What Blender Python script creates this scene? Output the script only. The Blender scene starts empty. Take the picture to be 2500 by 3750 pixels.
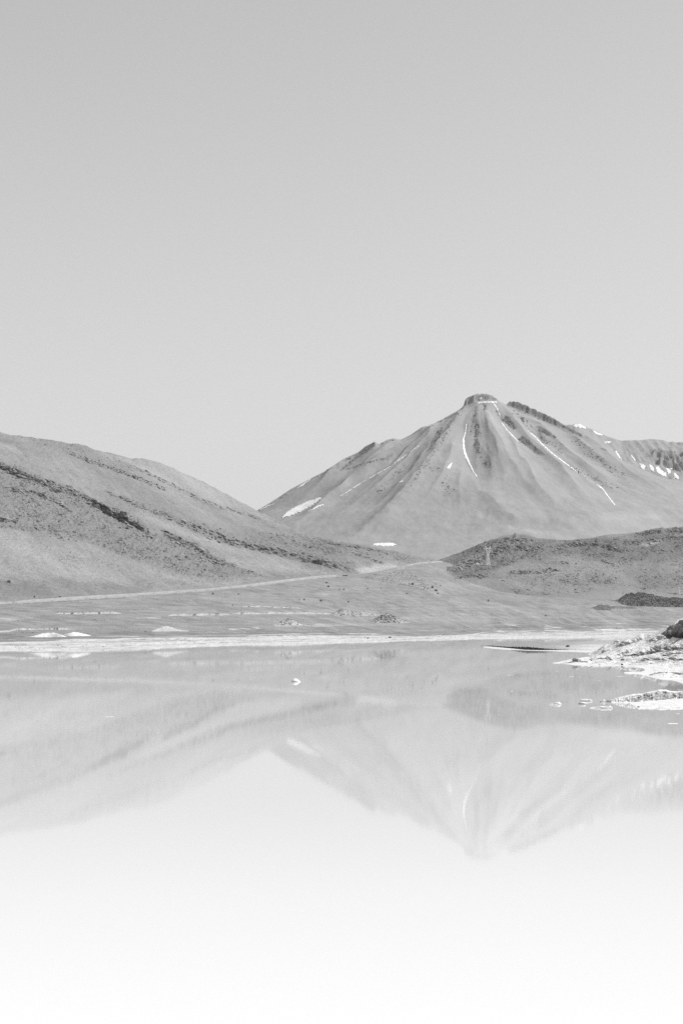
import bpy, bmesh, math, random
import numpy as np
from mathutils import Vector, Matrix

# ------------------------------------------------------------------ camera, sky, sun, exposure
F, HZ, CX, CH = 7000.0, 2285.0, 1250.0, 15.0      # focal length / horizon / centre in photo pixels, eye height in metres
scene = bpy.context.scene
COL = scene.collection
cam = bpy.data.cameras.new('camera')
cam.sensor_fit = 'VERTICAL'; cam.sensor_height = 36.0
cam.lens = F / 3750.0 * 36.0
cam.shift_y = (HZ - 1875.0) / 3750.0
cam.clip_start = 1.0; cam.clip_end = 90000.0
camo = bpy.data.objects.new('camera', cam); COL.objects.link(camo)
camo.location = (0, 0, CH); camo.rotation_euler = (math.radians(90), 0, 0)
scene.camera = camo

SUN_EL, SUN_AZ = math.radians(49), math.radians(83)    # azimuth from the view direction towards the right
world = bpy.data.worlds.new('World'); scene.world = world; world.use_nodes = True
nt = world.node_tree; nt.nodes.clear()
sky = nt.nodes.new('ShaderNodeTexSky'); sky.sky_type = 'NISHITA'; sky.sun_disc = False
sky.sun_elevation = SUN_EL; sky.sun_rotation = SUN_AZ
sky.altitude = 4500; sky.air_density = 4.7; sky.dust_density = 0.4; sky.ozone_density = 1.0
bw = nt.nodes.new('ShaderNodeRGBToBW')
bg = nt.nodes.new('ShaderNodeBackground'); bg.inputs['Strength'].default_value = 0.106
wo = nt.nodes.new('ShaderNodeOutputWorld')
nt.links.new(sky.outputs[0], bw.inputs[0]); nt.links.new(bw.outputs[0], bg.inputs['Color'])
nt.links.new(bg.outputs[0], wo.inputs['Surface'])
sl = bpy.data.lights.new('sun', 'SUN'); sl.energy = 4.7; sl.angle = math.radians(0.53); sl.color = (1, 1, 1)
slo = bpy.data.objects.new('sun', sl); COL.objects.link(slo)
sdir = Vector((math.cos(SUN_EL) * math.sin(SUN_AZ), math.cos(SUN_EL) * math.cos(SUN_AZ), math.sin(SUN_EL)))
slo.rotation_euler = sdir.to_track_quat('Z', 'Y').to_euler(); slo.location = (800, 0, 2500)
scene.view_settings.view_transform = 'Standard'; scene.view_settings.look = 'None'
scene.view_settings.exposure = 0.0; scene.view_settings.gamma = 1.0
scene.view_settings.use_curve_mapping = False
scene.cycles.max_bounces = 5; scene.cycles.diffuse_bounces = 3; scene.cycles.glossy_bounces = 3
scene.cycles.volume_bounces = 1
scene.cycles.use_denoising = False          # keep the fine grain of the stones

rng = np.random.default_rng(11)

# ------------------------------------------------------------------ numeric helpers
def _hash(ix, iy, seed):
    h = (ix.astype(np.int64) * 374761393 + iy.astype(np.int64) * 668265263 + seed * 1274126177) & 0x7fffffff
    h = ((h ^ (h >> 13)) * 1274126177) & 0x7fffffff
    return ((h ^ (h >> 16)) & 0xffffff) / float(0x1000000)

def perlin(x, y, seed=0):
    x = np.asarray(x, float); y = np.asarray(y, float)
    x0 = np.floor(x); y0 = np.floor(y); fx = x - x0; fy = y - y0
    def g(dx, dy):
        a = _hash(x0 + dx, y0 + dy, seed) * 2 * np.pi
        return np.cos(a) * (fx - dx) + np.sin(a) * (fy - dy)
    sx = fx * fx * fx * (fx * (fx * 6 - 15) + 10); sy = fy * fy * fy * (fy * (fy * 6 - 15) + 10)
    a = g(0, 0) * (1 - sx) + g(1, 0) * sx
    b = g(0, 1) * (1 - sx) + g(1, 1) * sx
    return (a * (1 - sy) + b * sy) * 1.5

def fbm(x, y, oct=4, seed=0, gain=0.5):
    s = 0; a = 1.0
    for i in range(oct):
        s = s + a * perlin(x * 2 ** i, y * 2 ** i, seed + i * 17); a *= gain
    return s

def ridged(x, y, oct=4, seed=0):
    s = 0; a = 1.0
    for i in range(oct):
        s = s + a * (1 - 2 * np.abs(perlin(x * 2 ** i, y * 2 ** i, seed + i * 31))); a *= 0.5
    return s

def cells(x, y, seed=0):
    """Worley: (distance to nearest, to second nearest, random value of the nearest cell)"""
    x0 = np.floor(x); y0 = np.floor(y)
    d1 = np.full(x.shape, 9.0); d2 = np.full(x.shape, 9.0); v = np.zeros(x.shape)
    for dx in (-1, 0, 1):
        for dy in (-1, 0, 1):
            cx = x0 + dx; cy = y0 + dy
            px = cx + _hash(cx, cy, seed); py = cy + _hash(cx, cy, seed + 7)
            d = np.hypot(px - x, py - y)
            near = d < d1
            d2 = np.where(near, d1, np.minimum(d2, d))
            v = np.where(near, _hash(cx, cy, seed + 13), v)
            d1 = np.where(near, d, d1)
    return d1, d2, v

def sstep(a, b, x):
    t = np.clip((x - a) / (b - a), 0, 1); return t * t * (3 - 2 * t)

def itp(u, pts):
    p = np.array(pts, float)
    return np.interp(u, p[:, 0], p[:, 1])

def smooth1(a, n):
    k = np.hanning(n + 2)[1:-1]; k /= k.sum()
    return np.convolve(np.pad(a, (n // 2, n - 1 - n // 2), mode='edge'), k, mode='valid')

def inpoly(px, py, poly):
    px = np.asarray(px, float); py = np.asarray(py, float); r = np.zeros(px.shape, bool)
    n = len(poly)
    for i in range(n):
        x1, y1 = poly[i]; x2, y2 = poly[(i + 1) % n]
        if y1 == y2: continue
        c = ((y1 > py) != (y2 > py)) & (px < (x2 - x1) * (py - y1) / (y2 - y1) + x1)
        r ^= c
    return r

def polydist(px, py, pts):
    d = np.full(np.shape(px), 1e9)
    for (x1, y1), (x2, y2) in zip(pts[:-1], pts[1:]):
        dx, dy = x2 - x1, y2 - y1
        t = np.clip(((px - x1) * dx + (py - y1) * dy) / (dx * dx + dy * dy + 1e-9), 0, 1)
        d = np.minimum(d, np.hypot(px - x1 - t * dx, py - y1 - t * dy))
    return d

def softpoly(px, py, poly, w):
    """1 inside, falling to 0 over w pixels outside / inside the outline"""
    d = polydist(px, py, list(poly) + [poly[0]])
    return np.clip(0.5 + np.where(inpoly(px, py, poly), d, -d) / (2 * w), 0, 1)

def pchip(D, Z, Dq):
    """monotone cubic along axis 0; D, Z: (n, cols), Dq: (rows, cols)"""
    n = D.shape[0]
    h = np.diff(D, axis=0); s = np.diff(Z, axis=0) / h
    m = np.zeros_like(Z); m[0] = s[0]; m[-1] = s[-1]
    for i in range(1, n - 1):
        p = s[i - 1] * s[i]
        w1 = 2 * h[i] + h[i - 1]; w2 = h[i] + 2 * h[i - 1]
        with np.errstate(divide='ignore', invalid='ignore'):
            hm = (w1 + w2) / (w1 / s[i - 1] + w2 / s[i])
        m[i] = np.where(p > 0, hm, 0)
    out = np.zeros_like(Dq)
    for i in range(n - 1):
        t = (Dq - D[i]) / h[i]
        sel = (t >= 0) & (t <= 1)
        v = ((2 * t ** 3 - 3 * t ** 2 + 1) * Z[i] + (t ** 3 - 2 * t ** 2 + t) * h[i] * m[i]
             + (-2 * t ** 3 + 3 * t ** 2) * Z[i + 1] + (t ** 3 - t ** 2) * h[i] * m[i + 1])
        out = np.where(sel, v, out)
    return out

def pz(py, D): return CH + (HZ - py) / F * D           # height of the point seen at row py, D metres away
def wD(py): return CH * F / (py - HZ)                  # distance of the water surface seen at row py

# ------------------------------------------------------------------ object helpers
def link(o, parent=None):
    COL.objects.link(o)
    if parent is not None: o.parent = parent
    return o

def props(o, label=None, cat=None, group=None, kind=None):
    if label: o['label'] = label
    if cat: o['category'] = cat
    if group: o['group'] = group
    if kind: o['kind'] = kind
    return o

def mesh_np(name, verts, faces, mat, tone=None, smooth=True):
    verts = np.asarray(verts, np.float32).reshape(-1, 3); faces = np.asarray(faces, np.int32)
    k = faces.shape[1]; nf = len(faces)
    me = bpy.data.meshes.new(name)
    me.vertices.add(len(verts)); me.vertices.foreach_set('co', verts.ravel())
    me.loops.add(nf * k); me.loops.foreach_set('vertex_index', faces.ravel())
    me.polygons.add(nf)
    me.polygons.foreach_set('loop_start', np.arange(0, nf * k, k, dtype=np.int32))
    me.polygons.foreach_set('loop_total', np.full(nf, k, np.int32))
    me.polygons.foreach_set('use_smooth', np.full(nf, smooth, bool))
    if tone is not None:
        a = me.attributes.new('tone', 'FLOAT', 'POINT')
        a.data.foreach_set('value', np.asarray(tone, np.float32).ravel())
    me.update(calc_edges=True); me.validate()
    me.materials.append(mat)
    return me

def grid_faces(nr, nc):
    i = np.arange(nr - 1)[:, None] * nc + np.arange(nc - 1)[None, :]
    return np.stack([i, i + 1, i + nc + 1, i + nc], -1).reshape(-1, 4)

class Layer:
    """a height field on columns (sight lines fanning out from the viewpoint's foot) and rows of distance"""
    def __init__(s, U, D, Z):
        s.U = U; s.D = D; s.Z = Z; s.refresh()
    def refresh(s):
        s.X = (s.U[None, :] - CX) / F * s.D
        s.PY = HZ - (s.Z - CH) / s.D * F
        s.env = np.minimum.accumulate(s.PY, axis=0)
    def ray(s, px, py):
        """distance at which the sight line (px,py) meets the surface, nan if none"""
        px = np.atleast_1d(np.asarray(px, float)); py = np.atleast_1d(np.asarray(py, float))
        c = np.clip(np.round((px - s.U[0]) / (s.U[1] - s.U[0])).astype(int), 0, len(s.U) - 1)
        out = np.full(px.shape, np.nan)
        for k in range(len(px)):
            if px[k] < s.U[0] - 3 or px[k] > s.U[-1] + 3: continue
            e = s.env[:, c[k]]
            i = np.searchsorted(-e, -py[k])
            if i <= 0: out[k] = s.D[0, c[k]] if i == 0 and e[0] <= py[k] else np.nan
            elif i < len(e):
                a, b = e[i - 1], e[i]; t = (a - py[k]) / (a - b + 1e-9)
                out[k] = s.D[i - 1, c[k]] * (1 - t) + s.D[i, c[k]] * t
        return out
    def ray2(s, px, py):
        st = s.U[1] - s.U[0]; c = np.floor((px - s.U[0]) / st); t = (px - s.U[0]) / st - c
        a = s.ray(s.U[0] + c * st, py); b = s.ray(s.U[0] + (c + 1) * st, py)
        d = a * (1 - t) + b * t
        return np.where(np.abs(a - b) < 150, d, np.where(t < .5, a, b))
    def zat(s, x, y):
        x = np.atleast_1d(np.asarray(x, float)); y = np.atleast_1d(np.asarray(y, float))
        c = (x / y * F + CX - s.U[0]) / (s.U[1] - s.U[0]); c = np.clip(c, 0, len(s.U) - 1.001); i = c.astype(int); t = c - i
        out = np.empty(x.shape)
        for k in np.ndindex(x.shape):
            a = np.interp(y[k], s.D[:, i[k]], s.Z[:, i[k]]); b = np.interp(y[k], s.D[:, i[k] + 1], s.Z[:, i[k] + 1])
            out[k] = a * (1 - t[k]) + b * t[k]
        return out
    def obj(s, name, mat, tone, kind='structure', label=None, cat=None, smooth=True):
        nr, nc = s.D.shape
        V = np.stack([s.X, s.D, s.Z], -1)
        me = mesh_np(name, V, grid_faces(nr, nc), mat, tone, smooth)
        o = link(bpy.data.objects.new(name, me)); props(o, label, cat, None, kind)
        return o

def seg_rows(nodesD, counts):
    rows = []
    for i, n in enumerate(counts):
        t = np.arange(n)[:, None] / n
        rows.append(nodesD[i] * (1 - t) + nodesD[i + 1] * t)
    rows.append(nodesD[-1][None, :])
    return np.concatenate(rows, 0)

# ------------------------------------------------------------------ materials (all neutral greys: the picture is monochrome)
def earth_mat(name, nscale, namp, bscale, bdist, rough=0.95, fine=True):
    m = bpy.data.materials.new(name); m.use_nodes = True; t = m.node_tree; t.nodes.clear()
    N = t.nodes.new; L = t.links.new
    out = N('ShaderNodeOutputMaterial'); p = N('ShaderNodeBsdfPrincipled')
    p.inputs['Roughness'].default_value = rough; p.inputs['Specular IOR Level'].default_value = 0.12
    at = N('ShaderNodeAttribute'); at.attribute_name = 'tone'
    tc = N('ShaderNodeTexCoord')
    nz = N('ShaderNodeTexNoise'); nz.inputs['Scale'].default_value = nscale; nz.inputs['Detail'].default_value = 6; nz.inputs['Roughness'].default_value = 0.65
    L(tc.outputs['Object'], nz.inputs['Vector'])
    mr = N('ShaderNodeMapRange'); mr.inputs['From Min'].default_value = 0.25; mr.inputs['From Max'].default_value = 0.75
    mr.inputs['To Min'].default_value = 0.83 * (1 - namp); mr.inputs['To Max'].default_value = 0.83 * (1 + namp)
    L(nz.outputs['Fac'], mr.inputs['Value'])
    mu = N('ShaderNodeMath'); mu.operation = 'MULTIPLY'; mu.use_clamp = True
    L(at.outputs['Fac'], mu.inputs[0]); L(mr.outputs[0], mu.inputs[1])
    L(mu.outputs[0], p.inputs['Base Color'])
    nb = N('ShaderNodeTexNoise'); nb.inputs['Scale'].default_value = bscale; nb.inputs['Detail'].default_value = 5
    L(tc.outputs['Object'], nb.inputs['Vector'])
    bp = N('ShaderNodeBump'); bp.inputs['Strength'].default_value = 1.0; bp.inputs['Distance'].default_value = bdist
    L(nb.outputs['Fac'], bp.inputs['Height']); L(bp.outputs[0], p.inputs['Normal'])
    L(p.outputs[0], out.inputs[0])
    return m

M_volc = earth_mat('scree_slope', 0.02, 0.08, 0.05, 1.6)
M_hill = earth_mat('rubble_hillside', 0.25, 0.26, 0.4, 1.8)
M_plain = earth_mat('gravel_plain', 0.5, 0.28, 0.7, 0.4)
M_rock = earth_mat('weathered_rock', 0.35, 0.22, 0.6, 0.5)
M_salt = earth_mat('salt_crust', 0.7, 0.10, 1.3, 0.22, 0.85)
M_snow = earth_mat('old_snow', 0.05, 0.05, 0.1, 0.5, 0.8)
M_road = earth_mat('graded_road', 0.3, 0.08, 0.8, 0.1)

def flat_mat(name, v, rough=0.5, metal=0.0, namp=0.08):
    m = bpy.data.materials.new(name); m.use_nodes = True; t = m.node_tree
    p = t.nodes['Principled BSDF']; p.inputs['Roughness'].default_value = rough; p.inputs['Metallic'].default_value = metal
    tc = t.nodes.new('ShaderNodeTexCoord'); nz = t.nodes.new('ShaderNodeTexNoise'); nz.inputs['Scale'].default_value = 1.7
    mr = t.nodes.new('ShaderNodeMapRange'); mr.inputs['To Min'].default_value = v * (1 - namp); mr.inputs['To Max'].default_value = v * (1 + namp)
    t.links.new(tc.outputs['Object'], nz.inputs['Vector']); t.links.new(nz.outputs['Fac'], mr.inputs['Value'])
    t.links.new(mr.outputs[0], p.inputs['Base Color'])
    return m
M_steel = flat_mat('galvanised_steel', 0.75, 0.6)
M_paint = flat_mat('white_paint', 0.8, 0.6)
M_dark = flat_mat('dark_weathered_metal', 0.05, 0.8)

def water_mat():
    m = bpy.data.materials.new('milky_lake_water'); m.use_nodes = True; t = m.node_tree
    N = t.nodes.new; L = t.links.new
    t.nodes.clear()
    out = N('ShaderNodeOutputMaterial'); mix = N('ShaderNodeMixShader'); df = N('ShaderNodeBsdfDiffuse'); gl = N('ShaderNodeBsdfGlossy'); fr = N('ShaderNodeFresnel')
    fr.inputs['IOR'].default_value = 1.055; gl.inputs['Color'].default_value = (1, 1, 1, 1)
    L(fr.outputs[0], mix.inputs[0]); L(df.outputs[0], mix.inputs[1]); L(gl.outputs[0], mix.inputs[2]); L(mix.outputs[0], out.inputs['Surface'])
    tc = N('ShaderNodeTexCoord')
    mp = N('ShaderNodeMapping'); mp.inputs['Scale'].default_value = (0.004, 0.010, 1); L(tc.outputs['Object'], mp.inputs['Vector'])
    nz = N('ShaderNodeTexNoise'); nz.inputs['Scale'].default_value = 1.0; nz.inputs['Detail'].default_value = 3; L(mp.outputs[0], nz.inputs['Vector'])
    mr = N('ShaderNodeMapRange'); mr.inputs['From Min'].default_value = 0.35; mr.inputs['From Max'].default_value = 0.7
    mr.inputs['To Min'].default_value = 0.014; mr.inputs['To Max'].default_value = 0.036
    L(nz.outputs['Fac'], mr.inputs['Value']); L(mr.outputs[0], gl.inputs['Roughness'])
    # the milky diffuse colour grows paler towards the near side
    sx = N('ShaderNodeSeparateXYZ'); L(tc.outputs['Object'], sx.inputs[0])
    mc = N('ShaderNodeMapRange'); mc.interpolation_type = 'SMOOTHSTEP'; mc.inputs['From Min'].default_value = 60; mc.inputs['From Max'].default_value = 200
    mc.inputs['To Min'].default_value = 0.685; mc.inputs['To Max'].default_value = 0.55
    wn = N('ShaderNodeMath'); wn.operation = 'MULTIPLY_ADD'; wn.inputs[1].default_value = 40.0
    L(nz.outputs['Fac'], wn.inputs[0]); L(sx.outputs['Y'], wn.inputs[2]); L(wn.outputs[0], mc.inputs['Value']); L(mc.outputs[0], df.inputs['Color'])
    n2 = N('ShaderNodeTexNoise'); n2.inputs['Scale'].default_value = 0.9; n2.inputs['Detail'].default_value = 4; L(tc.outputs['Object'], n2.inputs['Vector'])
    bp = N('ShaderNodeBump'); bp.inputs['Strength'].default_value = 1.0; bp.inputs['Distance'].default_value = 0.0010
    L(n2.outputs['Fac'], bp.inputs['Height']); L(bp.outputs[0], gl.inputs['Normal'])
    return m
M_water = water_mat()

# ------------------------------------------------------------------ ground: lake bed, shore, pediment plain, pass, far country
U = np.arange(-350, 2851, 5.0)
y_sh = itp(U, [(-350, 2390), (0, 2383), (150, 2384), (320, 2380), (517, 2374), (717, 2367), (900, 2362), (1155, 2357), (1333, 2352), (1600, 2345), (1772, 2339), (2116, 2335), (2300, 2331), (2850, 2328)])
D_s0 = smooth1(wD(y_sh), 25); D_sh = D_s0 * (1 + 0.014 * fbm(U / 110, U * 0, 3, 36) + 0.006 * fbm(U / 26, U * 0, 2, 37))
y_be = itp(U, [(-350, 2362), (0, 2354), (200, 2350), (235, 2341), (574, 2336), (900, 2333), (940, 2326), (1104, 2325), (1300, 2328), (1500, 2329), (1700, 2326), (1887, 2313), (2404, 2308), (2850, 2305)])
y_be = smooth1(y_be, 27)
D_be = D_s0 + itp(U, [(-350, 190), (0, 190), (450, 240), (900, 330), (1600, 370), (2000, 480), (2850, 520)])
z_be = pz(y_be, D_be)
def Dtab(vals): return itp(U, list(zip((-350, 0, 900, 1600, 1900, 2500, 2850), vals)))
nD = [np.full_like(U, 45.0), D_s0 - 160, D_sh, D_be]
nZ = [np.full_like(U, -6.0), np.full_like(U, -2.6), np.zeros_like(U), z_be]
for y, vals in ((2285, (1440, 1500, 1860, 2350, 2560, 2930, 3000)), (2245, (1600, 1660, 2010, 2450, 2650, 3020, 3090)), (2200, (1790, 1850, 2150, 2550, 2780, 3140, 3210)),
                (2150, (2000, 2040, 2310, 2680, 3150, 3560, 3640)), (2100, (2150, 2190, 2490, 2860, 3500, 3950, 4020)), (2062, (2300, 2350, 2730, 3080, 3850, 4350, 4400))):
    d = np.maximum(smooth1(Dtab(vals), 61), nD[-1] + 90); nD.append(d); nZ.append(pz(y, d))
nD += [nD[-1] + 1200, np.full_like(U, 9000.0), np.full_like(U, 60000.0)]
nZ += [nZ[-1] + 6, np.full_like(U, 90.0), np.full_like(U, 40.0)]
nD = np.array(nD); nZ = np.array(nZ)
Dg = seg_rows(nD, (8, 14, 46, 50, 44, 40, 36, 30, 24, 16, 8, 6))
Zg = pchip(nD, nZ, Dg)
ground = Layer(U, Dg, Zg)
X, Dd, PY = ground.X, ground.D, ground.PY
land = sstep(0.2, 1.5, ground.Z)
inland = np.clip((Dd - D_be[None]) / 250, 0, 1)
ground.Z = ground.Z + land * (0.10 * fbm(X / 9, Dd / 9, 3, 3) + 0.16 * fbm(X / 60, Dd / 60, 3, 4)) + inland * (0.5 * fbm(X / 90, Dd / 90, 4, 5) + 0.2 * fbm(X / 6, Dd / 6, 2, 8))
# crusted, hummocky salt on the beach
b = sstep(0, 25, Dd - D_sh[None]) * (1 - sstep(-30, 10, Dd - D_be[None]))
c1, c2, cv = cells(X / 7, Dd / 9, 5)
ground.Z += b * (1.0 * np.clip(cv - 0.35, 0, 1) * sstep(0.0, 0.3, c2 - c1) * (0.4 + sstep(-0.2, 0.5, fbm(X / 70, Dd / 70, 2, 6))))
ground.refresh(); PY = ground.PY
Ug = np.broadcast_to(U[None], PY.shape)
# soil colours
sn = fbm(X / 60, Dd / 45, 4, 21); sn2 = fbm(X / 14, Dd / 14, 3, 22); rel = Dd - D_be[None]; zc = Zg * 22; sn3 = fbm(X / 260, zc / 30, 4, 23, 0.45)
tone = 0.292 + 0.03 * sn + 0.05 * sn2 + 0.025 * sn3 - 0.035 * sstep(0.55, 0.95, ridged(X / 75 + 0.3 * sn, Dd / 260, 2, 38)) * (rel > 60) + 0.05 * sstep(0.35, 0.8, fbm(X / 35, Dd / 20, 3, 39))
tone = np.where(Dd > 4200, 0.30, tone)
damp = np.exp(-((rel - 60) / 65) ** 2) * (0.5 + 0.5 * sstep(-0.3, 0.3, fbm(X / 160, zc / 16, 3, 25)))
tone -= 0.075 * np.clip(damp, 0, 1)
edge = (Dd - D_be[None]) * 190 / (D_be - D_sh)[None] + 46 * fbm(X / 60, rel / 40, 5, 26, 0.6)
salt = (1 - sstep(-8, 8, edge)) * sstep(-40, 2, Dd - D_sh[None])
mud = sstep(0.05, 0.4, fbm(X / 90 + 3, zc / 8, 4, 27) + 0.25 * fbm(X / 9, rel / 5, 3, 28)) * sstep(0.0, 0.4, (Dd - D_sh[None]) / (D_be - D_sh)[None]) * 0.7
mud = np.maximum(mud, 0.55 * np.exp(-((Dd - D_sh[None] - 14) / 7) ** 2) * sstep(-0.1, 0.3, fbm(X / 120, X * 0, 3, 33)))
stk = sstep(0.55, 0.9, fbm(X / 150, zc / 9, 3, 29) + 0.30 * np.exp(-((Dd - D_be[None] - 90) / 120) ** 2)) * (Dd > D_be[None]) * (1 - sstep(250, 420, Dd - D_be[None]))
tone = tone + (0.63 + 0.16 * fbm(X / 6, rel / 6, 4, 34) - tone) * np.clip(salt * (1 - mud), 0, 1)
tone = tone + (0.55 - tone) * stk * 0.5 * (1 - sstep(60, 200, rel))
wet = np.exp(-((Dd - D_sh[None]) / 5) ** 2)
tone = np.where(Dd < D_sh[None] - 3, 0.45, tone)
# pale silt patches on the lower slope, named by where they lie
for poly, v in (([(0, 2262), (120, 2263), (70, 2272), (0, 2274)], 0.5), ([(500, 2262), (590, 2258), (590, 2265), (500, 2264)], 0.5),
                ([(840, 2238), (1230, 2232), (1400, 2240), (1230, 2252), (850, 2250)], 0.36), ([(1000, 2287), (1100, 2284), (1460, 2286), (1250, 2292), (1010, 2296)], 0.42),
                ([(840, 2303), (945, 2298), (950, 2301), (850, 2306)], 0.75), ([(560, 2310), (680, 2308), (690, 2312), (560, 2313)], 0.6)):
    k = softpoly(Ug, PY, poly, 3) * sstep(-0.5, 0.3, fbm(X / 25, Dd / 12, 3, 30))
    tone += (v - tone) * k
# faint wheel tracks and wash lines running along the slope
for yy, sl_, amp in ((2262, -0.004, 0.035), (2230, -0.012, 0.03), (2305, -0.01, -0.03), (2272, 0.004, 0.03)):
    tone += amp * np.exp(-((PY - (yy + sl_ * (Ug - 1250)) + 4 * fbm(Ug / 220, Ug * 0, 2, 31)) / 2.2) ** 2) * (Ug > 1300) * inland
tone = np.clip(tone, 0.06, 0.88)
o_ground = ground.obj('ground', M_plain, tone, label='pale gravel plain and salt crusted shore beyond the lake', cat='ground')

# ------------------------------------------------------------------ water
wv = np.array([(-4000, -900, 0), (4000, -900, 0), (4000, 2700, 0), (-4000, 2700, 0)], float)
o_water = link(bpy.data.objects.new('water', mesh_np('water', wv, [(0, 1, 2, 3)], M_water, smooth=False)))
props(o_water, 'still milky lake mirroring hill, volcano and sky', 'lake', None, 'structure')

# ------------------------------------------------------------------ hill on the left
SK_L = [(-350, 1560), (-150, 1572), (0, 1586), (38, 1596), (115, 1602), (185, 1612), (220, 1619), (255, 1624), (293, 1628), (319, 1634), (351, 1648), (408, 1659), (459, 1669), (482, 1679), (523, 1679),
        (561, 1689), (612, 1704), (651, 1723), (714, 1755), (797, 1797), (880, 1841), (938, 1870), (986, 1891), (1038, 1917), (1072, 1940), (1130, 1963), (1175, 1968), (1221, 1980), (1302, 1994),
        (1359, 2003), (1445, 2020), (1531, 2040), (1589, 2050), (1660, 2064)]
UL = np.arange(-350, 1661, 3.0)
crest = itp(UL, SK_L)
foot = itp(UL, [(-350, 2235), (0, 2222), (300, 2200), (500, 2184), (900, 2146), (1250, 2112), (1300, 2108), (1450, 2090), (1600, 2072), (1660, 2069)])
Dfoot = ground.ray(UL, foot); Dfoot = smooth1(np.where(np.isnan(Dfoot), np.nanmean(Dfoot), Dfoot), 31)
Dcr = itp(UL, [(-350, 2780), (0, 2820), (500, 3050), (900, 3300), (1250, 2950), (1660, 3090)])
Dcr = np.maximum(smooth1(Dcr, 61), Dfoot + 120)
crs = smooth1(crest, 61)
fr = lambda t: foot + (crs - foot) * t
dd = lambda t: Dfoot + (Dcr - Dfoot) * t
nDL = np.array([Dfoot - 30, dd(0.04), dd(0.20), dd(0.40), dd(0.60), dd(0.82), dd(0.95), Dcr, Dcr + 160, Dcr + 900])
gL = ground.zat((UL - CX) / F * (Dfoot - 30), Dfoot - 30)
nZL = np.array([gL - 4, pz(fr(0.05), dd(0.04)), pz(fr(0.20), dd(0.20)), pz(fr(0.42), dd(0.40)), pz(fr(0.62), dd(0.60)), pz(fr(0.84), dd(0.82)), pz(fr(0.965), dd(0.95)), pz(crest, Dcr), pz(crest, Dcr) - 12, pz(crest, Dcr) * 0 + 60])
DL = seg_rows(nDL, (10, 58, 76, 76, 80, 46, 20, 10, 8))
hillL = Layer(UL, DL, pchip(nDL, nZL, DL))
UU = np.broadcast_to(UL[None], DL.shape)
BANDS_L = [  # outcrop ledges: line in the picture, drop in metres, reach upslope in pixels
    ([(-350, 1600), (-100, 1665), (0, 1707), (35, 1726), (77, 1741), (118, 1757), (160, 1775), (207, 1792), (255, 1803), (303, 1824), (351, 1850), (399, 1880), (447, 1906), (489, 1925), (512, 1936), (550, 1960)], 9.0, 26),
    ([(320, 1838), (380, 1872), (440, 1905), (500, 1932)], 2.0, 16),
    ([(20, 1792), (60, 1800), (118, 1806), (150, 1822), (210, 1838), (235, 1862), (262, 1876)], 5.0, 16),
    ([(595, 1960), (650, 1985), (719, 2015), (751, 2036), (783, 2056), (862, 2078)], 6.0, 26),
    ([(255, 1660), (320, 1690), (400, 1716), (448, 1731), (476, 1743), (528, 1765), (607, 1795)], 4.5, 14),
    ([(575, 1880), (639, 1908), (687, 1930), (751, 1960), (815, 1985), (900, 2006), (1002, 2026), (1078, 2042), (1155, 2062), (1257, 2085), (1285, 2096)], 4.6, 24),
    ([(470, 1705), (560, 1745), (671, 1800), (751, 1840), (863, 1875), (960, 1905)], 3.0, 12),
    ([(1170, 1982), (1260, 2000), (1350, 2012), (1420, 2028)], 2.6, 8),
    ([(1290, 2028), (1360, 2050), (1410, 2070)], 4.0, 8),
    ([(-60, 1905), (20, 1908), (60, 1912)], 4.5, 10),
    ([(380, 1800), (500, 1850), (580, 1886)], 2.5, 12),
]
RUB_L = [([(-350, 1600), (0, 1700), (250, 1790), (420, 1850), (560, 1945), (720, 1990), (860, 2065), (970, 2112), (700, 2114), (600, 2088), (470, 2038), (330, 1990), (220, 1978), (120, 1945), (0, 1935), (-350, 1900)], 1.0),
         ([(0, 1590), (180, 1612), (330, 1640), (480, 1700), (480, 1760), (350, 1700), (200, 1650), (0, 1610)], 0.45),
         ([(900, 1935), (1170, 1975), (1600, 2052), (1500, 2062), (1300, 2030), (1150, 2030), (950, 1975)], 0.8),
         ([(560, 1860), (900, 1965), (1100, 2020), (1300, 2062), (1300, 2100), (1150, 2070), (900, 2010), (700, 1945), (560, 1890)], 0.9),
         ([(320, 1790), (560, 1850), (600, 1890), (450, 1850)], 0.5), ([(200, 2020), (440, 2070), (430, 2085), (210, 2050)], 0.35)]
def ledges(lay, UU, bands, seed, sc):
    X, D, P0 = lay.X, lay.D, lay.PY.copy()
    w = fbm(X / 45, D / 45, 2, seed) * 7 + fbm(X / 12, D / 12, 2, seed + 2) * 1.2
    Zb = lay.Z; c1, c2, cv = cells((0.9 * X - 0.45 * Zb) / 13, (0.45 * X + 0.9 * Zb) / 5, seed + 3)
    dz = np.zeros_like(P0); m = np.zeros_like(P0)
    for pts, h, reach in bands:
        p = np.array(pts, float)
        yl = np.interp(UU, p[:, 0], p[:, 1])
        env = sstep(p[0, 0] - 15, p[0, 0] + 40, UU) * (1 - sstep(p[-1, 0] - 40, p[-1, 0] + 15, UU))
        s = (yl - P0) + w
        prof = sstep(-1.5, 2.0, s) * np.exp(-np.clip(s, 0, None) / reach)
        var = np.clip(0.55 + 0.8 * fbm(X / 80, D / 80, 2, seed + 5), 0.1, 1.3)
        blk = 0.5 + 0.55 * cv * sstep(0.0, 0.25, c2 - c1)
        dz += sc * h * env * prof * var * blk
        m = np.maximum(m, env * np.clip(1 - np.abs(s - reach * 0.35) / (reach * 1.0), 0, 1))
    return dz, m
dzL, mL = ledges(hillL, UU, [(a_, b_, c_ * .6) for a_, b_, c_ in BANDS_L], 51, 1.5)
rub = np.zeros_like(DL); P0 = hillL.PY.copy()
wob = 14 * fbm(hillL.X / 60, DL / 60, 3, 61)
for poly, k in RUB_L: rub = np.maximum(rub, k * softpoly(UU, P0 + wob, poly, 14))
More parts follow.
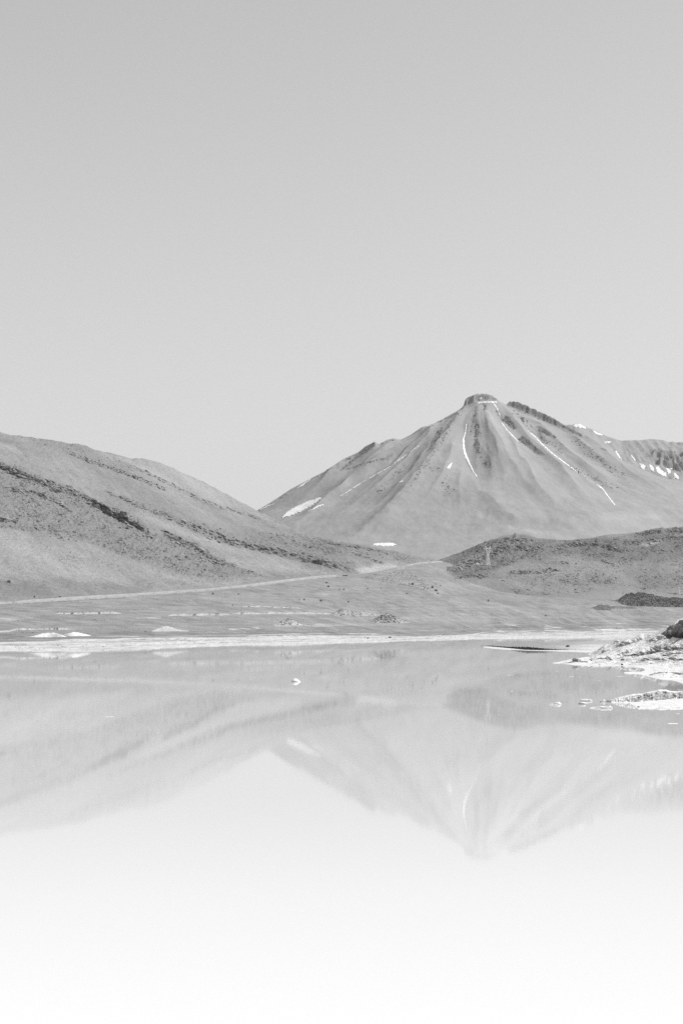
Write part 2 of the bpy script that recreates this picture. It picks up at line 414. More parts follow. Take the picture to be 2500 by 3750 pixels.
fade = sstep(0, 60, DL - Dfoot[None])
X = hillL.X
hillL.Z = hillL.Z + dzL + fade * (2.2 * fbm(X / 140, DL / 140, 4, 41) + 0.5 * fbm(X / 16, DL / 16, 3, 42) + (0.30 + 0.35 * rub) * fbm(X / 5, DL / 7, 2, 47) + rub * (1.3 * ridged(X / 9, DL / 9, 3, 43) - 0.9))
# gentle downslope rills
hillL.Z += fade * 1.2 * fbm((X + 0.35 * DL) / 28, (DL - 0.35 * X) / 160, 3, 44)
hillL.refresh()
n1 = fbm(X / 110, DL / 110, 4, 45); n2 = fbm(X / 13, DL / 13, 3, 46)
toneL = 0.272 + 0.04 * n1 + 0.025 * n2 - 0.040 * rub * np.clip(0.75 + 0.7 * n1 + 0.5 * n2, 0.0, 1.3) - 0.035 * mL
fan = softpoly(UU, P0 + wob, [(-350, 1950), (0, 1935), (200, 1985), (330, 2000), (480, 2045), (640, 2100), (960, 2122), (900, 2145), (500, 2120), (250, 2110), (0, 2110), (-350, 2120)], 16)
toneL += 0.045 * fan
toneL += 0.05 * softpoly(UU, P0 + wob * 0.4, [(560, 1890), (700, 1950), (900, 2015), (1150, 2075), (1240, 2100), (950, 2105), (760, 2020), (600, 1935), (480, 1880)], 10)
toneL += 0.06 * softpoly(UU, P0 + wob * 0.4, [(340, 1640), (470, 1670), (620, 1700), (1000, 1895), (1100, 1950), (900, 1885), (660, 1790), (480, 1710), (380, 1680)], 10)
toneL -= 0.045 * softpoly(UU, P0 + wob, [(-350, 2120), (0, 2118), (300, 2125), (560, 2150), (500, 2200), (0, 2230), (-350, 2240)], 12)
toneL += 0.16 * softpoly(UU, P0 + wob * 0.3, [(1300, 2082), (1370, 2066), (1440, 2068), (1480, 2078), (1400, 2092), (1320, 2100)], 6)
toneL += 0.10 * softpoly(UU, P0 + wob * 0.5, [(0, 1625), (60, 1640), (90, 1660), (20, 1650), (-60, 1640)], 8)
toneL = np.clip(toneL, 0.1, 0.6)
o_hillL = hillL.obj('hill', M_hill, toneL, label='broad rubble strewn hill with dark rock ledges left of the volcano', cat='hill')

# ------------------------------------------------------------------ hill on the right
SK_R = [(1560, 2066), (1600, 2056), (1634, 2043), (1686, 2023), (1743, 1995), (1801, 1972), (1841, 1966), (1876, 1965), (1887, 1957), (1904, 1966), (1930, 1966), (1967, 1977), (2030, 1979), (2094, 1980), (2162, 1972),
        (2220, 1957), (2289, 1950), (2346, 1949), (2403, 1940), (2461, 1941), (2500, 1933), (2650, 1915), (2850, 1905)]
UR = np.arange(1560, 2851, 3.0)
crR = itp(UR, SK_R)
ftR = itp(UR, [(1560, 2080), (1600, 2110), (1720, 2134), (1847, 2169), (1944, 2181), (2059, 2190), (2231, 2194), (2500, 2196), (2850, 2196)])
Df = ground.ray(UR, ftR); Df = smooth1(np.where(np.isnan(Df), np.nanmean(Df), Df), 31)
Dc = np.maximum(itp(UR, [(1560, 3260), (1800, 3420), (2100, 3560), (2850, 3850)]), Df + 150)
crs = smooth1(crR, 51)
fr = lambda t: ftR + (crs - ftR) * t
dd = lambda t: Df + (Dc - Df) * t
nDR = np.array([Df - 40, dd(0.05), dd(0.30), dd(0.55), dd(0.72), Dc, Dc + 120, Dc + 800])
gR = ground.zat((UR - CX) / F * (Df - 40), Df - 40)
nZR = np.array([gR - 4, pz(fr(0.06), dd(0.05)), pz(fr(0.30), dd(0.30)), pz(fr(0.64), dd(0.55)), pz(fr(0.80), dd(0.72)), pz(crR, Dc), pz(crR, Dc) - 8, Dc * 0 + 50])
DR = seg_rows(nDR, (8, 60, 66, 56, 60, 8, 8))
hillR = Layer(UR, DR, pchip(nDR, nZR, DR)); UU = np.broadcast_to(UR[None], DR.shape)
BANDS_R = [([(1620, 2108), (1680, 2082), (1740, 2058), (1800, 2034), (1860, 2012), (1920, 2010), (1990, 2012)], 6.0, 14),
           ([(2030, 2012), (2100, 1998), (2160, 1996), (2210, 2004), (2270, 2020), (2300, 2024)], 6.0, 12),
           ([(1860, 2102), (1930, 2098), (1980, 2098), (2050, 2088)], 4.0, 8),
           ([(1660, 2122), (1720, 2112), (1790, 2116)], 4.0, 8),
           ([(2200, 2056), (2235, 2064)], 4.0, 8), ([(2050, 2060), (2110, 2072)], 3.0, 8),
           ([(1690, 2064), (1720, 2054), (1780, 2064)], 3.0, 6),
           ([(2330, 1958), (2420, 1948), (2520, 1946)], 3.5, 8), ([(1870, 1976), (1900, 1974), (1960, 1984)], 3.0, 8),
           ([(1720, 2030), (1790, 1998), (1850, 1985), (1930, 1990)], 3.5, 10),
           ([(2280, 1995), (2350, 1988), (2450, 1975), (2560, 1965)], 3.5, 10)]
dzR, mR = ledges(hillR, UU, BANDS_R, 71, 1.9)
P0 = hillR.PY.copy(); X = hillR.X
wob = 10 * fbm(X / 60, DR / 60, 3, 81)
rubR = np.zeros_like(DR)
for poly, k in [([(1600, 2060), (1800, 1972), (1960, 1975), (2160, 1975), (2500, 1940), (2850, 1920), (2850, 2010), (2400, 2060), (2250, 2060), (2120, 2030), (1990, 2050), (1900, 2050), (1800, 2100), (1740, 2130), (1640, 2110)], 0.9),
                ([(1980, 2120), (2180, 2110), (2240, 2130), (2150, 2142), (2000, 2140)], 0.6), ([(2330, 2110), (2500, 2100), (2850, 2080), (2850, 2150), (2500, 2150), (2350, 2160)], 0.5),
                ([(1840, 2150), (1950, 2165), (2050, 2180), (1900, 2180)], 0.5)]:
    rubR = np.maximum(rubR, k * softpoly(UU, P0 + wob, poly, 12))
flat = softpoly(UU, P0, [(1640, 2080), (1700, 2045), (1860, 1996), (1960, 1992), (1990, 2004), (1880, 2003), (1780, 2035), (1680, 2085)], 6)
rubR *= (1 - 0.75 * flat)
fade = sstep(0, 60, DR - Df[None])
hillR.Z = hillR.Z + dzR + fade * (4.5 * fbm(X / 150, DR / 190, 4, 82) + 0.5 * fbm(X / 17, DR / 17, 3, 83) + (0.30 + 0.35 * rubR) * fbm(X / 5.5, DR / 8, 2, 88) + rubR * (1.3 * ridged(X / 10, DR / 10, 3, 84) - 0.9))
hillR.refresh()
n1 = fbm(X / 110, DR / 110, 4, 85); n2 = fbm(X / 13, DR / 13, 3, 86)
toneR = 0.25 + 0.035 * n1 + 0.03 * n2 - 0.075 * rubR * np.clip(0.8 + 0.5 * n1 + 0.3 * n2, 0.2, 1.2) - 0.03 * mR + 0.03 * flat
toneR += 0.22 * softpoly(UU, P0 + wob * 0.3, [(2330, 1992), (2395, 1978), (2420, 1980), (2370, 1998)], 4)
toneR += 0.22 * softpoly(UU, P0 + wob * 0.3, [(2450, 1967), (2520, 1958), (2520, 1970)], 4)
toneR += 0.15 * softpoly(UU, P0 + wob * 0.3, [(1690, 2062), (1715, 2050), (1790, 2062), (1780, 2070)], 4)
toneR = toneR + (0.28 - toneR) * (1 - sstep(0, 150, DR - Df[None] + 60 * fbm(X / 70, DR / 70, 3, 87))) * (1 - sstep(1700, 1900, 1900 - UU + 1700) * 0) * sstep(1980, 2200, UU)
o_hillR = hillR.obj('hill', M_hill, np.clip(toneR, 0.08, 0.6), label='low dark rocky hill carrying a pylon below the volcano', cat='hill')

# ------------------------------------------------------------------ volcano
SK_V = [(500, 2060), (700, 2005), (850, 1922), (943, 1868), (992, 1839), (1066, 1790), (1147, 1747), (1187, 1727), (1256, 1681), (1313, 1655), (1336, 1635), (1371, 1617), (1388, 1627), (1417, 1610), (1442, 1605),
        (1465, 1611), (1503, 1592), (1543, 1564), (1583, 1554), (1629, 1529), (1681, 1500), (1698, 1486), (1747, 1466), (1818, 1464), (1858, 1485), (1919, 1507), (1983, 1536), (2053, 1565), (2100, 1582), (2151, 1597),
        (2189, 1615), (2222, 1626), (2248, 1653), (2273, 1684), (2317, 1704), (2368, 1727), (2419, 1750), (2498, 1760), (2620, 1800), (2850, 1880)]
CLIFF_V = [(1690, 0), (1697, 4), (1702, 18), (1709, 22), (1729, 22), (1766, 22), (1801, 17), (1812, 8), (1822, 0), (1854, 0), (1862, 15), (1887, 23), (1921, 22), (1967, 21), (2013, 22), (2046, 14), (2080, 8), (2125, 0)]
UV = np.arange(500, 2851, 3.4)
segD = np.array([np.full_like(UV, 4000.0), np.full_like(UV, 6500.0), np.full_like(UV, 8300.0), np.full_like(UV, 9850.0), np.full_like(UV, 10350.0), np.full_like(UV, 12000.0)])
DV = seg_rows(segD, (30, 90, 200, 110, 20))
UU = np.broadcast_to(UV[None], DV.shape)
XV = (UU - CX) / F * DV
S0 = np.array([728.0, 10000.0]); S1 = np.array([1180.0, 10130.0])
def volc_base(X, Y):
    dx, dy = S1 - S0
    t = np.clip(((X - S0[0]) * dx + (Y - S0[1]) * dy) / (dx * dx + dy * dy), 0, 1)
    r = np.hypot(X - S0[0] - t * dx, Y - S0[1] - t * dy)
    drop = np.interp(r, [0, 60, 300, 700, 1200, 1600, 2000, 2600, 3500, 5000, 7000], [0, 26, 158, 370, 612, 770, 872, 955, 1020, 1075, 1120])
    return 1180 - 165 * t - drop * (1 - 0.12 * t), r, t
ZV, RV, TV = volc_base(XV, DV)
for k in range(6):                       # round the profile's corners
    ZV[1:-1] = 0.25 * ZV[:-2] + 0.5 * ZV[1:-1] + 0.25 * ZV[2:]
volc = Layer(UV, DV, ZV)
RIDGES = [  # line in the picture, height and half width in metres
    ([(1712, 1500), (1668, 1570), (1625, 1650), (1575, 1720), (1515, 1800), (1455, 1860), (1380, 1915), (1310, 1960)], 62, 85),
    ([(1560, 1612), (1470, 1665), (1390, 1712), (1290, 1780), (1190, 1850), (1090, 1925)], 42, 55),
    ([(1440, 1632), (1370, 1680), (1280, 1715), (1200, 1775), (1110, 1840)], 26, 38),
    ([(1620, 1570), (1540, 1660), (1450, 1740), (1360, 1810), (1250, 1880)], 26, 45),
    ([(1757, 1492), (1745, 1560), (1752, 1640), (1795, 1700), (1812, 1770)], 17, 55),
    ([(1762, 1520), (1790, 1560), (1830, 1640), (1880, 1720), (1950, 1800)], 24, 50),
    ([(1835, 1515), (1880, 1570), (1925, 1625), (2000, 1685), (2080, 1760), (2160, 1840)], 44, 60),
    ([(1905, 1535), (1990, 1605), (2080, 1685), (2200, 1765), (2350, 1850)], 44, 80),
    ([(2050, 1580), (2160, 1650), (2280, 1735), (2450, 1830)], 36, 80),
    ([(1720, 1780), (1800, 1850), (1890, 1920), (1960, 1960)], 22, 90),
    ([(1980, 1960), (2100, 1918), (2300, 1892), (2600, 1890)], 30, 160),
    ([(1680, 1512), (1600, 1592), (1510, 1662), (1400, 1752), (1300, 1830)], 22, 36), ([(1668, 1620), (1645, 1700), (1605, 1780), (1545, 1850)], 22, 40), ([(1692, 1705), (1684, 1780), (1690, 1860)], 14, 36),
    ([(1860, 1600), (1915, 1700), (1975, 1790), (2040, 1860)], 24, 40), ([(1965, 1600), (2050, 1690), (2150, 1778), (2260, 1850)], 24, 38), ([(2065, 1600), (2170, 1690), (2300, 1770)], 20, 38), ([(1770, 1530), (1815, 1660), (1850, 1760)], 18, 34),
    ([(1330, 1660), (1230, 1735), (1130, 1800)], 16, 26), ([(1500, 1610), (1420, 1665), (1330, 1730), (1240, 1790)], 20, 30), ([(1590, 1650), (1530, 1740), (1460, 1810), (1380, 1870)], 20, 34), ([(2250, 1680), (2350, 1760), (2480, 1830)], 18, 44),
    ([(1700, 1552), (1696, 1620), (1706, 1690), (1742, 1750)], -16, 36),
    ([(1832, 1545), (1868, 1590), (1898, 1625)], -20, 26),
    ([(1930, 1578), (2000, 1640), (2110, 1732)], -28, 40),
    ([(2180, 1770), (2220, 1800), (2250, 1855)], -14, 26),
    ([(1530, 1634), (1420, 1712), (1244, 1820)], -18, 24),
    ([(1200, 1965), (1300, 1948), (1370, 1925)], 16, 60),
]
WX = XV + 13 * fbm(XV / 150, DV / 190, 2, 131); WY = DV + 13 * fbm(XV / 150 + 7, DV / 190, 3, 132)
for pts, h, w in RIDGES:
    p = np.array(pts, float)
    q = np.linspace(0, len(p) - 1, 40); qx = np.interp(q, range(len(p)), p[:, 0]); qy = np.interp(q, range(len(p)), p[:, 1])
    d = volc.ray(qx, qy); ok = ~np.isnan(d)
    wx = (qx[ok] - CX) / F * d[ok]; wy = smooth1(d[ok], 7)
    if ok.sum() < 3: continue
    dist = polydist(WX, WY, list(zip(wx, wy)))
    along = np.clip(np.hypot(XV - wx[0], DV - wy[0]) / 160, 0, 1) * np.clip(np.hypot(XV - wx[-1], DV - wy[-1]) / 350, 0, 1)
    ZV = ZV + 1.15 * h * (0.25 + 0.75 * along) * (0.25 * np.exp(-(dist / w) ** 2) + 0.75 * np.exp(-dist / w)) * sstep(w * 3.2, w * 1.2, dist) * np.where(dist < 3.2 * w, 1, 0)
ang = np.arctan2(XV - S0[0], -(DV - S0[1]))
slope = sstep(60, 400, RV) * (1 - sstep(1500, 2600, RV))
ZV += slope * (7 * fbm(ang * 5, RV / 900, 3, 91) + 1.6 * (ridged(ang * 11 + 0.25 * fbm(XV / 200, DV / 200, 2, 99), RV / 700, 3, 92) - 0.9)) + 4 * fbm(XV / 300, DV / 300, 4, 93) * sstep(0, 200, RV) + 1.5 * fbm(XV / 50, DV / 50, 4, 94, 0.55)
# bring the crest onto the skyline, then stand the summit cap and the rim wall on it
for it in range(3):
    el = (ZV - CH) / DV; ic = el.argmax(0)
    Dcv = DV[ic, np.arange(len(UV))]
    Dcv = np.clip(smooth1(Dcv, 41), 9000, 10600)
    tgt = (HZ - itp(UV, SK_V)) / F; cur = el.max(0)
    dz = (tgt - cur) * Dcv
    lo = smooth1(dz, 61)
    s = np.where(DV < Dcv[None], 380.0, 600.0); s2 = np.where(DV < Dcv[None], 75.0, 150.0)
    ZV = ZV + lo[None] * np.exp(-((DV - Dcv[None]) / s) ** 2) + (dz - lo)[None] * np.exp(-((DV - Dcv[None]) / s2) ** 2)
cl = itp(UV, CLIFF_V) / F * 10000
jag = 1.0 + 0.32 * fbm(XV / 30, DV / 40, 3, 95)
front = Dcv[None] - 26 + 14 * fbm(XV / 25, DV * 0, 3, 96)
ZV = ZV + cl[None] * np.clip(jag, 0.65, 1.15) * sstep(-5, 5, DV - front) * (1 - sstep(40, 200, DV - Dcv[None]))
volc.Z = ZV; volc.refresh()
P0 = volc.PY.copy()
ROCK_V = [([(1698, 1488), (1705, 1455), (1766, 1436), (1815, 1450), (1825, 1466), (1750, 1466)], .35), ([(1855, 1488), (1860, 1464), (1900, 1470), (2060, 1550), (2130, 1590), (2130, 1602), (2050, 1565), (1920, 1508)], 1.0),
          ([(1738, 1490), (1752, 1484), (1750, 1510), (1728, 1560), (1722, 1570), (1730, 1530)], .4), ([(1740, 1535), (1752, 1535), (1758, 1590), (1740, 1600), (1738, 1580)], .5),
          ([(1778, 1625), (1790, 1630), (1795, 1680), (1800, 1720), (1770, 1705), (1785, 1660)], .5), ([(1733, 1605), (1752, 1610), (1755, 1660), (1738, 1640)], .5),
          ([(1892, 1608), (1911, 1596), (1935, 1612), (1965, 1640), (2000, 1668), (1965, 1665), (1920, 1628)], 1.0), ([(1846, 1522), (1860, 1525), (1893, 1568), (1880, 1572), (1850, 1548)], .9),
          ([(1766, 1478), (1776, 1480), (1786, 1500), (1776, 1502)], .9), ([(1814, 1488), (1822, 1500), (1850, 1545), (1840, 1548), (1815, 1510)], .5),
          ([(1905, 1525), (1916, 1530), (1917, 1545), (1908, 1544)], .8), ([(1920, 1530), (1932, 1540), (1930, 1546)], .8),
          ([(1964, 1560), (1980, 1562), (2035, 1600), (2030, 1604), (1975, 1578)], .9), ([(2030, 1610), (2065, 1630), (2050, 1625)], .7),
          ([(1870, 1490), (1960, 1520), (2020, 1548), (2100, 1585), (2095, 1592), (2000, 1548), (1900, 1508)], .6),
          ([(1600, 1580), (1625, 1560), (1610, 1600), (1575, 1650), (1560, 1655)], .5), ([(1320, 1655), (1360, 1622), (1378, 1620), (1350, 1650), (1255, 1720), (1240, 1730), (1270, 1700)], .55),
          ([(1400, 1680), (1440, 1660), (1420, 1690)], .5), ([(2195, 1640), (2215, 1645), (2222, 1652), (2205, 1648)], .8), ([(2135, 1630), (2165, 1640), (2160, 1646)], .6)]
rock = np.zeros_like(DV); wob = 3 * fbm(XV / 25, DV / 25, 3, 97)
for poly, k in ROCK_V: rock = np.maximum(rock, k * softpoly(UU + wob, P0 + wob, poly, 3))
volc.Z = volc.Z + rock * 5 * (ridged(XV / 26, DV / 45, 3, 98) - 0.6); volc.refresh()
n1 = fbm(ang * 30, RV / 300, 4, 101); n2 = fbm(XV / 160, DV / 160, 4, 102)
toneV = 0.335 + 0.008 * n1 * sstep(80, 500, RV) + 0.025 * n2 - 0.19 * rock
for pts, v, w in (([(1690, 1490), (1640, 1560), (1600, 1630), (1550, 1700), (1490, 1785), (1420, 1850), (1340, 1915), (1270, 1960)], -0.055, 10), ([(1500, 1625), (1390, 1690), (1290, 1735)], -0.03, 8),  # shading of the left buttress and ridge put into the slope colour
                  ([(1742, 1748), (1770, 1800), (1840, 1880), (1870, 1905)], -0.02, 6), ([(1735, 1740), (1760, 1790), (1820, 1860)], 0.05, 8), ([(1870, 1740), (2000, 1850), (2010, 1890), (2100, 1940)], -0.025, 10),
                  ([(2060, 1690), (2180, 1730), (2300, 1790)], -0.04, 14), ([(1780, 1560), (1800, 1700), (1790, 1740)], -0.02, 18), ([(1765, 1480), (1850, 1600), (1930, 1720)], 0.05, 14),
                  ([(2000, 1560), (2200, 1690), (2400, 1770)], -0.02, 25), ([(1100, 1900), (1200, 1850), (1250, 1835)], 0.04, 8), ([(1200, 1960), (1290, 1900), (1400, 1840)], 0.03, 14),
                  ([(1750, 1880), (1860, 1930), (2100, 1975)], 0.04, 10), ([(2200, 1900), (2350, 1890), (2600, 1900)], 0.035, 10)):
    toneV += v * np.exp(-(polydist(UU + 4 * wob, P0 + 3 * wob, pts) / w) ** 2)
toneV = np.clip(toneV, 0.06, 0.5)
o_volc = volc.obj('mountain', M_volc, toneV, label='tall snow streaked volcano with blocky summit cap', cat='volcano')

# ------------------------------------------------------------------ far snowy ridge right of the volcano
UF = np.arange(1960, 2851, 4.0)
skF = itp(UF, [(1960, 1570), (2030, 1562), (2060, 1556), (2094, 1559), (2117, 1550), (2140, 1563), (2174, 1575), (2220, 1598), (2277, 1616), (2329, 1614), (2381, 1608), (2427, 1612), (2446, 1620), (2460, 1617), (2475, 1621), (2500, 1621), (2650, 1640), (2850, 1690)])
DcF = np.full_like(UF, 12500.0)
basF = np.full_like(UF, 1800.0)
fr = lambda t: basF + (skF - basF) * t
nDF = np.array([DcF - 1500, DcF - 1000, DcF - 520, DcF - 260, DcF, DcF + 200, DcF + 2000])
nZF = np.array([pz(1830, DcF - 1500), pz(fr(0.25), DcF - 1000), pz(fr(0.62), DcF - 520), pz(fr(0.84), DcF - 260), pz(skF, DcF), pz(skF, DcF) - 40, DcF * 0 + 500])
DF = seg_rows(nDF, (16, 34, 34, 30, 6, 4))
farL = Layer(UF, DF, pchip(nDF, nZF, DF)); UU = np.broadcast_to(UF[None], DF.shape)
P0 = farL.PY.copy()
clf = softpoly(UU, P0, [(2370, 1660), (2400, 1650), (2450, 1660), (2520, 1665), (2650, 1690), (2650, 1740), (2500, 1735), (2450, 1715), (2395, 1695)], 8)
farL.Z = farL.Z + sstep(0, 300, DF - nDF[0][None]) * (1 - sstep(-120, -20, DF - DcF[None])) * (14 * fbm(farL.X / 260, DF / 300, 4, 111) + 5 * ridged(farL.X / 60, DF / 300, 3, 112)) + clf * 26 * (ridged(farL.X / 45, DF / 220, 3, 113) - 0.4)
farL.refresh()
toneF = np.clip(0.33 + 0.03 * fbm(farL.X / 200, DF / 200, 3, 114) - 0.12 * clf * sstep(-0.2, 0.5, fbm(farL.X / 50, DF / 120, 3, 115) + 0.3), 0.08, 0.4)
o_far = farL.obj('ridge', M_volc, toneF, label='distant ridge with dark cliffs and snow right of the volcano', cat='ridge')

# ------------------------------------------------------------------ snow patches lying on the mountain
def snow(lay, outlines, label, lift=4.0, rag=2.2, seed=0):
    """one patch: the outlines of its pieces in the picture, draped on the slope, edges sunk into it"""
    allp = np.array([p for o in outlines for p in o], float)
    x0, y0 = allp.min(0) - 3; x1, y1 = allp.max(0) + 3
    step = 1.4
    gx, gy = np.meshgrid(np.arange(x0, x1, step), np.arange(y0, y1, step))
    f = np.full(gx.shape, -9.0)
    nx = fbm(gx / 7, gy / 4, 3, 300 + seed) * rag; ny = fbm(gx / 7 + 9, gy / 4, 3, 320 + seed) * rag
    for o in outlines:
        d = polydist(gx + nx, gy + ny, list(o) + [o[0]])
        f = np.maximum(f, np.where(inpoly(gx + nx, gy + ny, o), d, -d))
    f = np.minimum(f, f + 1.6 * fbm(gx / 6, gy / 4, 3, 340 + seed) + 0.15) if lift < 5.5 else f + np.minimum(0, 2.2 * fbm(gx / 8, gy / 4, 3, 340 + seed) + 0.4)
    D = lay.ray2(gx.ravel(), gy.ravel()).reshape(gx.shape)
    okv = (f > -1.2) & ~np.isnan(D)
    D = np.where(np.isnan(D), 0, D)
    X = (gx - CX) / F * D
    lift = lift * 0.4; Z = pz(gy, D) + lift * np.clip((f + 0.5) / 1.3, -0.6, 1)
    Y = D - lift * 0.5
    nr, nc = gx.shape
    idx = grid_faces(nr, nc)
    fo = okv.ravel()[idx].all(1)
    dr = D.ravel()[idx]; fo &= (dr.max(1) - dr.min(1)) < 260
    idx = idx[fo]
    used = np.unique(idx); mp_ = np.zeros(nr * nc, int); mp_[used] = np.arange(len(used))
    V = np.stack([X, Y, Z], -1).reshape(-1, 3)[used]
    me = mesh_np('snow_patch', V, mp_[idx][:, ::-1], M_snow, np.full(len(used), 0.86))
    return props(link(bpy.data.objects.new('snow_patch', me)), label, 'snow', 'snow patches on the mountain')
def strip(pts, w):
    p = np.array(pts, float); w = np.interp(np.linspace(0, 1, len(p)), np.linspace(0, 1, len(w)), w)
    t = np.gradient(p, axis=0); n = np.stack([-t[:, 1], t[:, 0]], 1); n /= np.linalg.norm(n, axis=1)[:, None] + 1e-9
    return [tuple(a) for a in p + n * w[:, None]] + [tuple(a) for a in (p - n * w[:, None])[::-1]]
SNOW = [
 (volc, [(1030, 1898), (1052, 1874), (1090, 1852), (1130, 1835), (1172, 1822), (1176, 1828), (1160, 1842), (1128, 1860), (1095, 1877), (1060, 1890)], 'largest snow patch, a slanting oval low on the left flank of the volcano', 6, 3),
 (volc, strip([(1707, 1552), (1703, 1580), (1696, 1608), (1696, 1630), (1700, 1655), (1706, 1672), (1718, 1700), (1732, 1728), (1744, 1746)], (1.2, 2.2, 2.6, 3.8, 4.4, 3.6, 2.6, 1.6)), 'long snow filled gully running straight down below the summit', 5, 1.6),
 (volc, strip([(1836, 1548), (1858, 1578), (1878, 1598), (1896, 1618)], (1.2, 1.6, 1.6, 1.2)), 'short snow streak ending at the dark triangular outcrop', 4, 1.2),
 (volc, strip([(1930, 1577), (1955, 1597), (1985, 1628), (2020, 1660), (2060, 1690), (2090, 1712), (2114, 1730)], (.8, 1.2, 1.4, 1.6, 1.6, 1.4, .8)), 'longest diagonal snow streak on the right flank of the volcano', 4, 1.0),
 (volc, strip([(2182, 1772), (2205, 1790), (2222, 1815), (2238, 1835), (2250, 1850)], (1.0, 1.8, 2.0, 2.0, 1.0)), 'lowest curved snow streak on the right foot of the volcano', 4, 1.0),
 (volc, strip([(1532, 1632), (1516, 1644), (1500, 1656)], (.7, 1.0, .8)), 'topmost dash of the thin broken snow line on the left flank', 4, 0.8),
 (volc, strip([(1490, 1664), (1466, 1680), (1442, 1697)], (0.8, 1.1, 0.9)), 'middle dash of the thin broken snow line on the left flank', 4, 0.8),
 (volc, strip([(1428, 1708), (1390, 1730), (1320, 1770), (1244, 1819)], (0.9, 1.2, 1.1, 0.8)), 'long lowest stretch of the thin snow line on the left flank', 4, 0.8),
 (volc, strip([(1130, 1872), (1150, 1862), (1165, 1853), (1185, 1848)], (1, 1.8, 2.0, 1)), 'thin snow strip just below the large slanting patch', 4, 1.0),
 (volc, strip([(950, 1868), (978, 1854), (1004, 1844)], (0.8, 2, 1)), 'lowest snow sliver on the left skyline of the volcano', 4, 1.0),
 (volc, strip([(1086, 1790), (1110, 1774), (1136, 1756)], (1, 3, 2)), 'wider snow patch hugging the left skyline above the large oval one', 4, 1.0),
 (volc, [(1746, 1481), (1753, 1473), (1764, 1470), (1790, 1471), (1814, 1470), (1820, 1474), (1806, 1475), (1790, 1474), (1772, 1475), (1757, 1475)], 'snow band on the ledge just under the summit block', 3, 1.2),
 (volc, [(1750, 1457), (1760, 1453), (1768, 1460), (1756, 1465)], 'small snow pocket on the front of the summit block', 3, 0.8),
 (volc, strip([(1808, 1480), (1818, 1494), (1830, 1522)], (2.2, 1.6, .8)), 'snow trickling from the summit ledge down to the right', 3, 1.2),
 (volc, [(1456, 1766), (1475, 1758), (1474, 1765), (1462, 1769)], 'small snow fleck beside the dark left buttress', 4, 0.6),
 (volc, [(1634, 1714), (1642, 1704), (1656, 1692), (1652, 1702), (1646, 1716)], 'small snow streak on the face left of the long gully', 4, 0.8),
 (volc, [(1366, 1996), (1372, 1990), (1400, 1988), (1440, 1988), (1446, 1993), (1454, 1996), (1440, 1998), (1420, 2000), (1385, 1998)], 'flat snow patch on the apron just above the road pass', 3, 1.2),
 (farL, [(2092, 1562), (2104, 1554), (2117, 1551), (2128, 1556), (2146, 1568), (2120, 1566)], 'snow cap on the small peak right of the rim wall', 6, 1.2),
 (farL, strip([(2170, 1577), (2186, 1588), (2206, 1594)], (1.5, 3.5, 1.5)), 'ragged snow on the far skyline right of the snow capped peak', 6, 1.5),
 (farL, [(2212, 1619), (2226, 1616), (2238, 1617), (2232, 1622), (2216, 1623)], 'flat snow fleck below the lowest dip of the far skyline', 6, 1.0),
 (farL, strip([(2252, 1652), (2260, 1668), (2275, 1684)], (4, 4, 1)), 'left one of two narrow snow tongues in the far cirque', 6, 1.2),
 (farL, strip([(2309, 1667), (2316, 1677), (2324, 1687)], (2, 3, 1)), 'right one of two narrow snow tongues in the far cirque', 6, 1.2),
 (farL, [(2335, 1695), (2356, 1702), (2362, 1710), (2355, 1718), (2360, 1724), (2346, 1716)], 'leftmost ragged snow patch on the floor of the far cirque', 8, 1.6),
 (farL, [(2374, 1702), (2382, 1702), (2392, 1716), (2392, 1728), (2380, 1722)], 'second ragged snow patch from the left in the far cirque', 8, 1.6),
 (farL, [(2400, 1712), (2408, 1708), (2420, 1722), (2436, 1732), (2438, 1748), (2420, 1740), (2402, 1728)], 'largest snow field under the far dark cliffs', 8, 1.6),
 (farL, [(2438, 1715), (2464, 1716), (2452, 1722), (2454, 1732), (2444, 1736)], 'snow patch tucked right against the foot of the far cliffs', 8, 1.2),
 (farL, [(2466, 1730), (2480, 1742), (2488, 1756), (2466, 1752)], 'rightmost snow patch in the far cirque', 8, 1.2),
]
for k, (lay, o, lab, lift, rag) in enumerate(SNOW): snow(lay, [o], lab, lift, rag, k)

# ------------------------------------------------------------------ rocks: shapes, scatter
def hull(name, seed, n=11, sx=1.0, sy=1.0, sz=0.75, mat=None, tone=0.2, jit=0.35):
    r = np.random.default_rng(seed)
    bm = bmesh.new()
    for i in range(n):
        v = r.normal(size=3); v /= np.linalg.norm(v); v *= 1 - jit * r.random()
        bm.verts.new((v[0] * sx, v[1] * sy, v[2] * sz))
    g = bmesh.ops.convex_hull(bm, input=bm.verts)
    bmesh.ops.delete(bm, geom=[v for v in bm.verts if not v.link_faces], context='VERTS')
    bmesh.ops.triangulate(bm, faces=bm.faces)
    bmesh.ops.recalc_face_normals(bm, faces=bm.faces)
    me = bpy.data.meshes.new(name); bm.to_mesh(me); bm.free()
    a = me.attributes.new('tone', 'FLOAT', 'POINT'); a.data.foreach_set('value', np.full(len(me.vertices), tone, np.float32))
    me.materials.append(mat or M_rock)
    return me
BASE = []
for k in range(10):
    me = hull('rubble_shape', 900 + k, 9 if k % 2 else 8, 1, 0.9, 0.75)
    v = np.zeros(len(me.vertices) * 3); me.vertices.foreach_get('co', v)
    f = np.array([p.vertices[:] for p in me.polygons]); BASE.append((v.reshape(-1, 3), f)); bpy.data.meshes.remove(me)

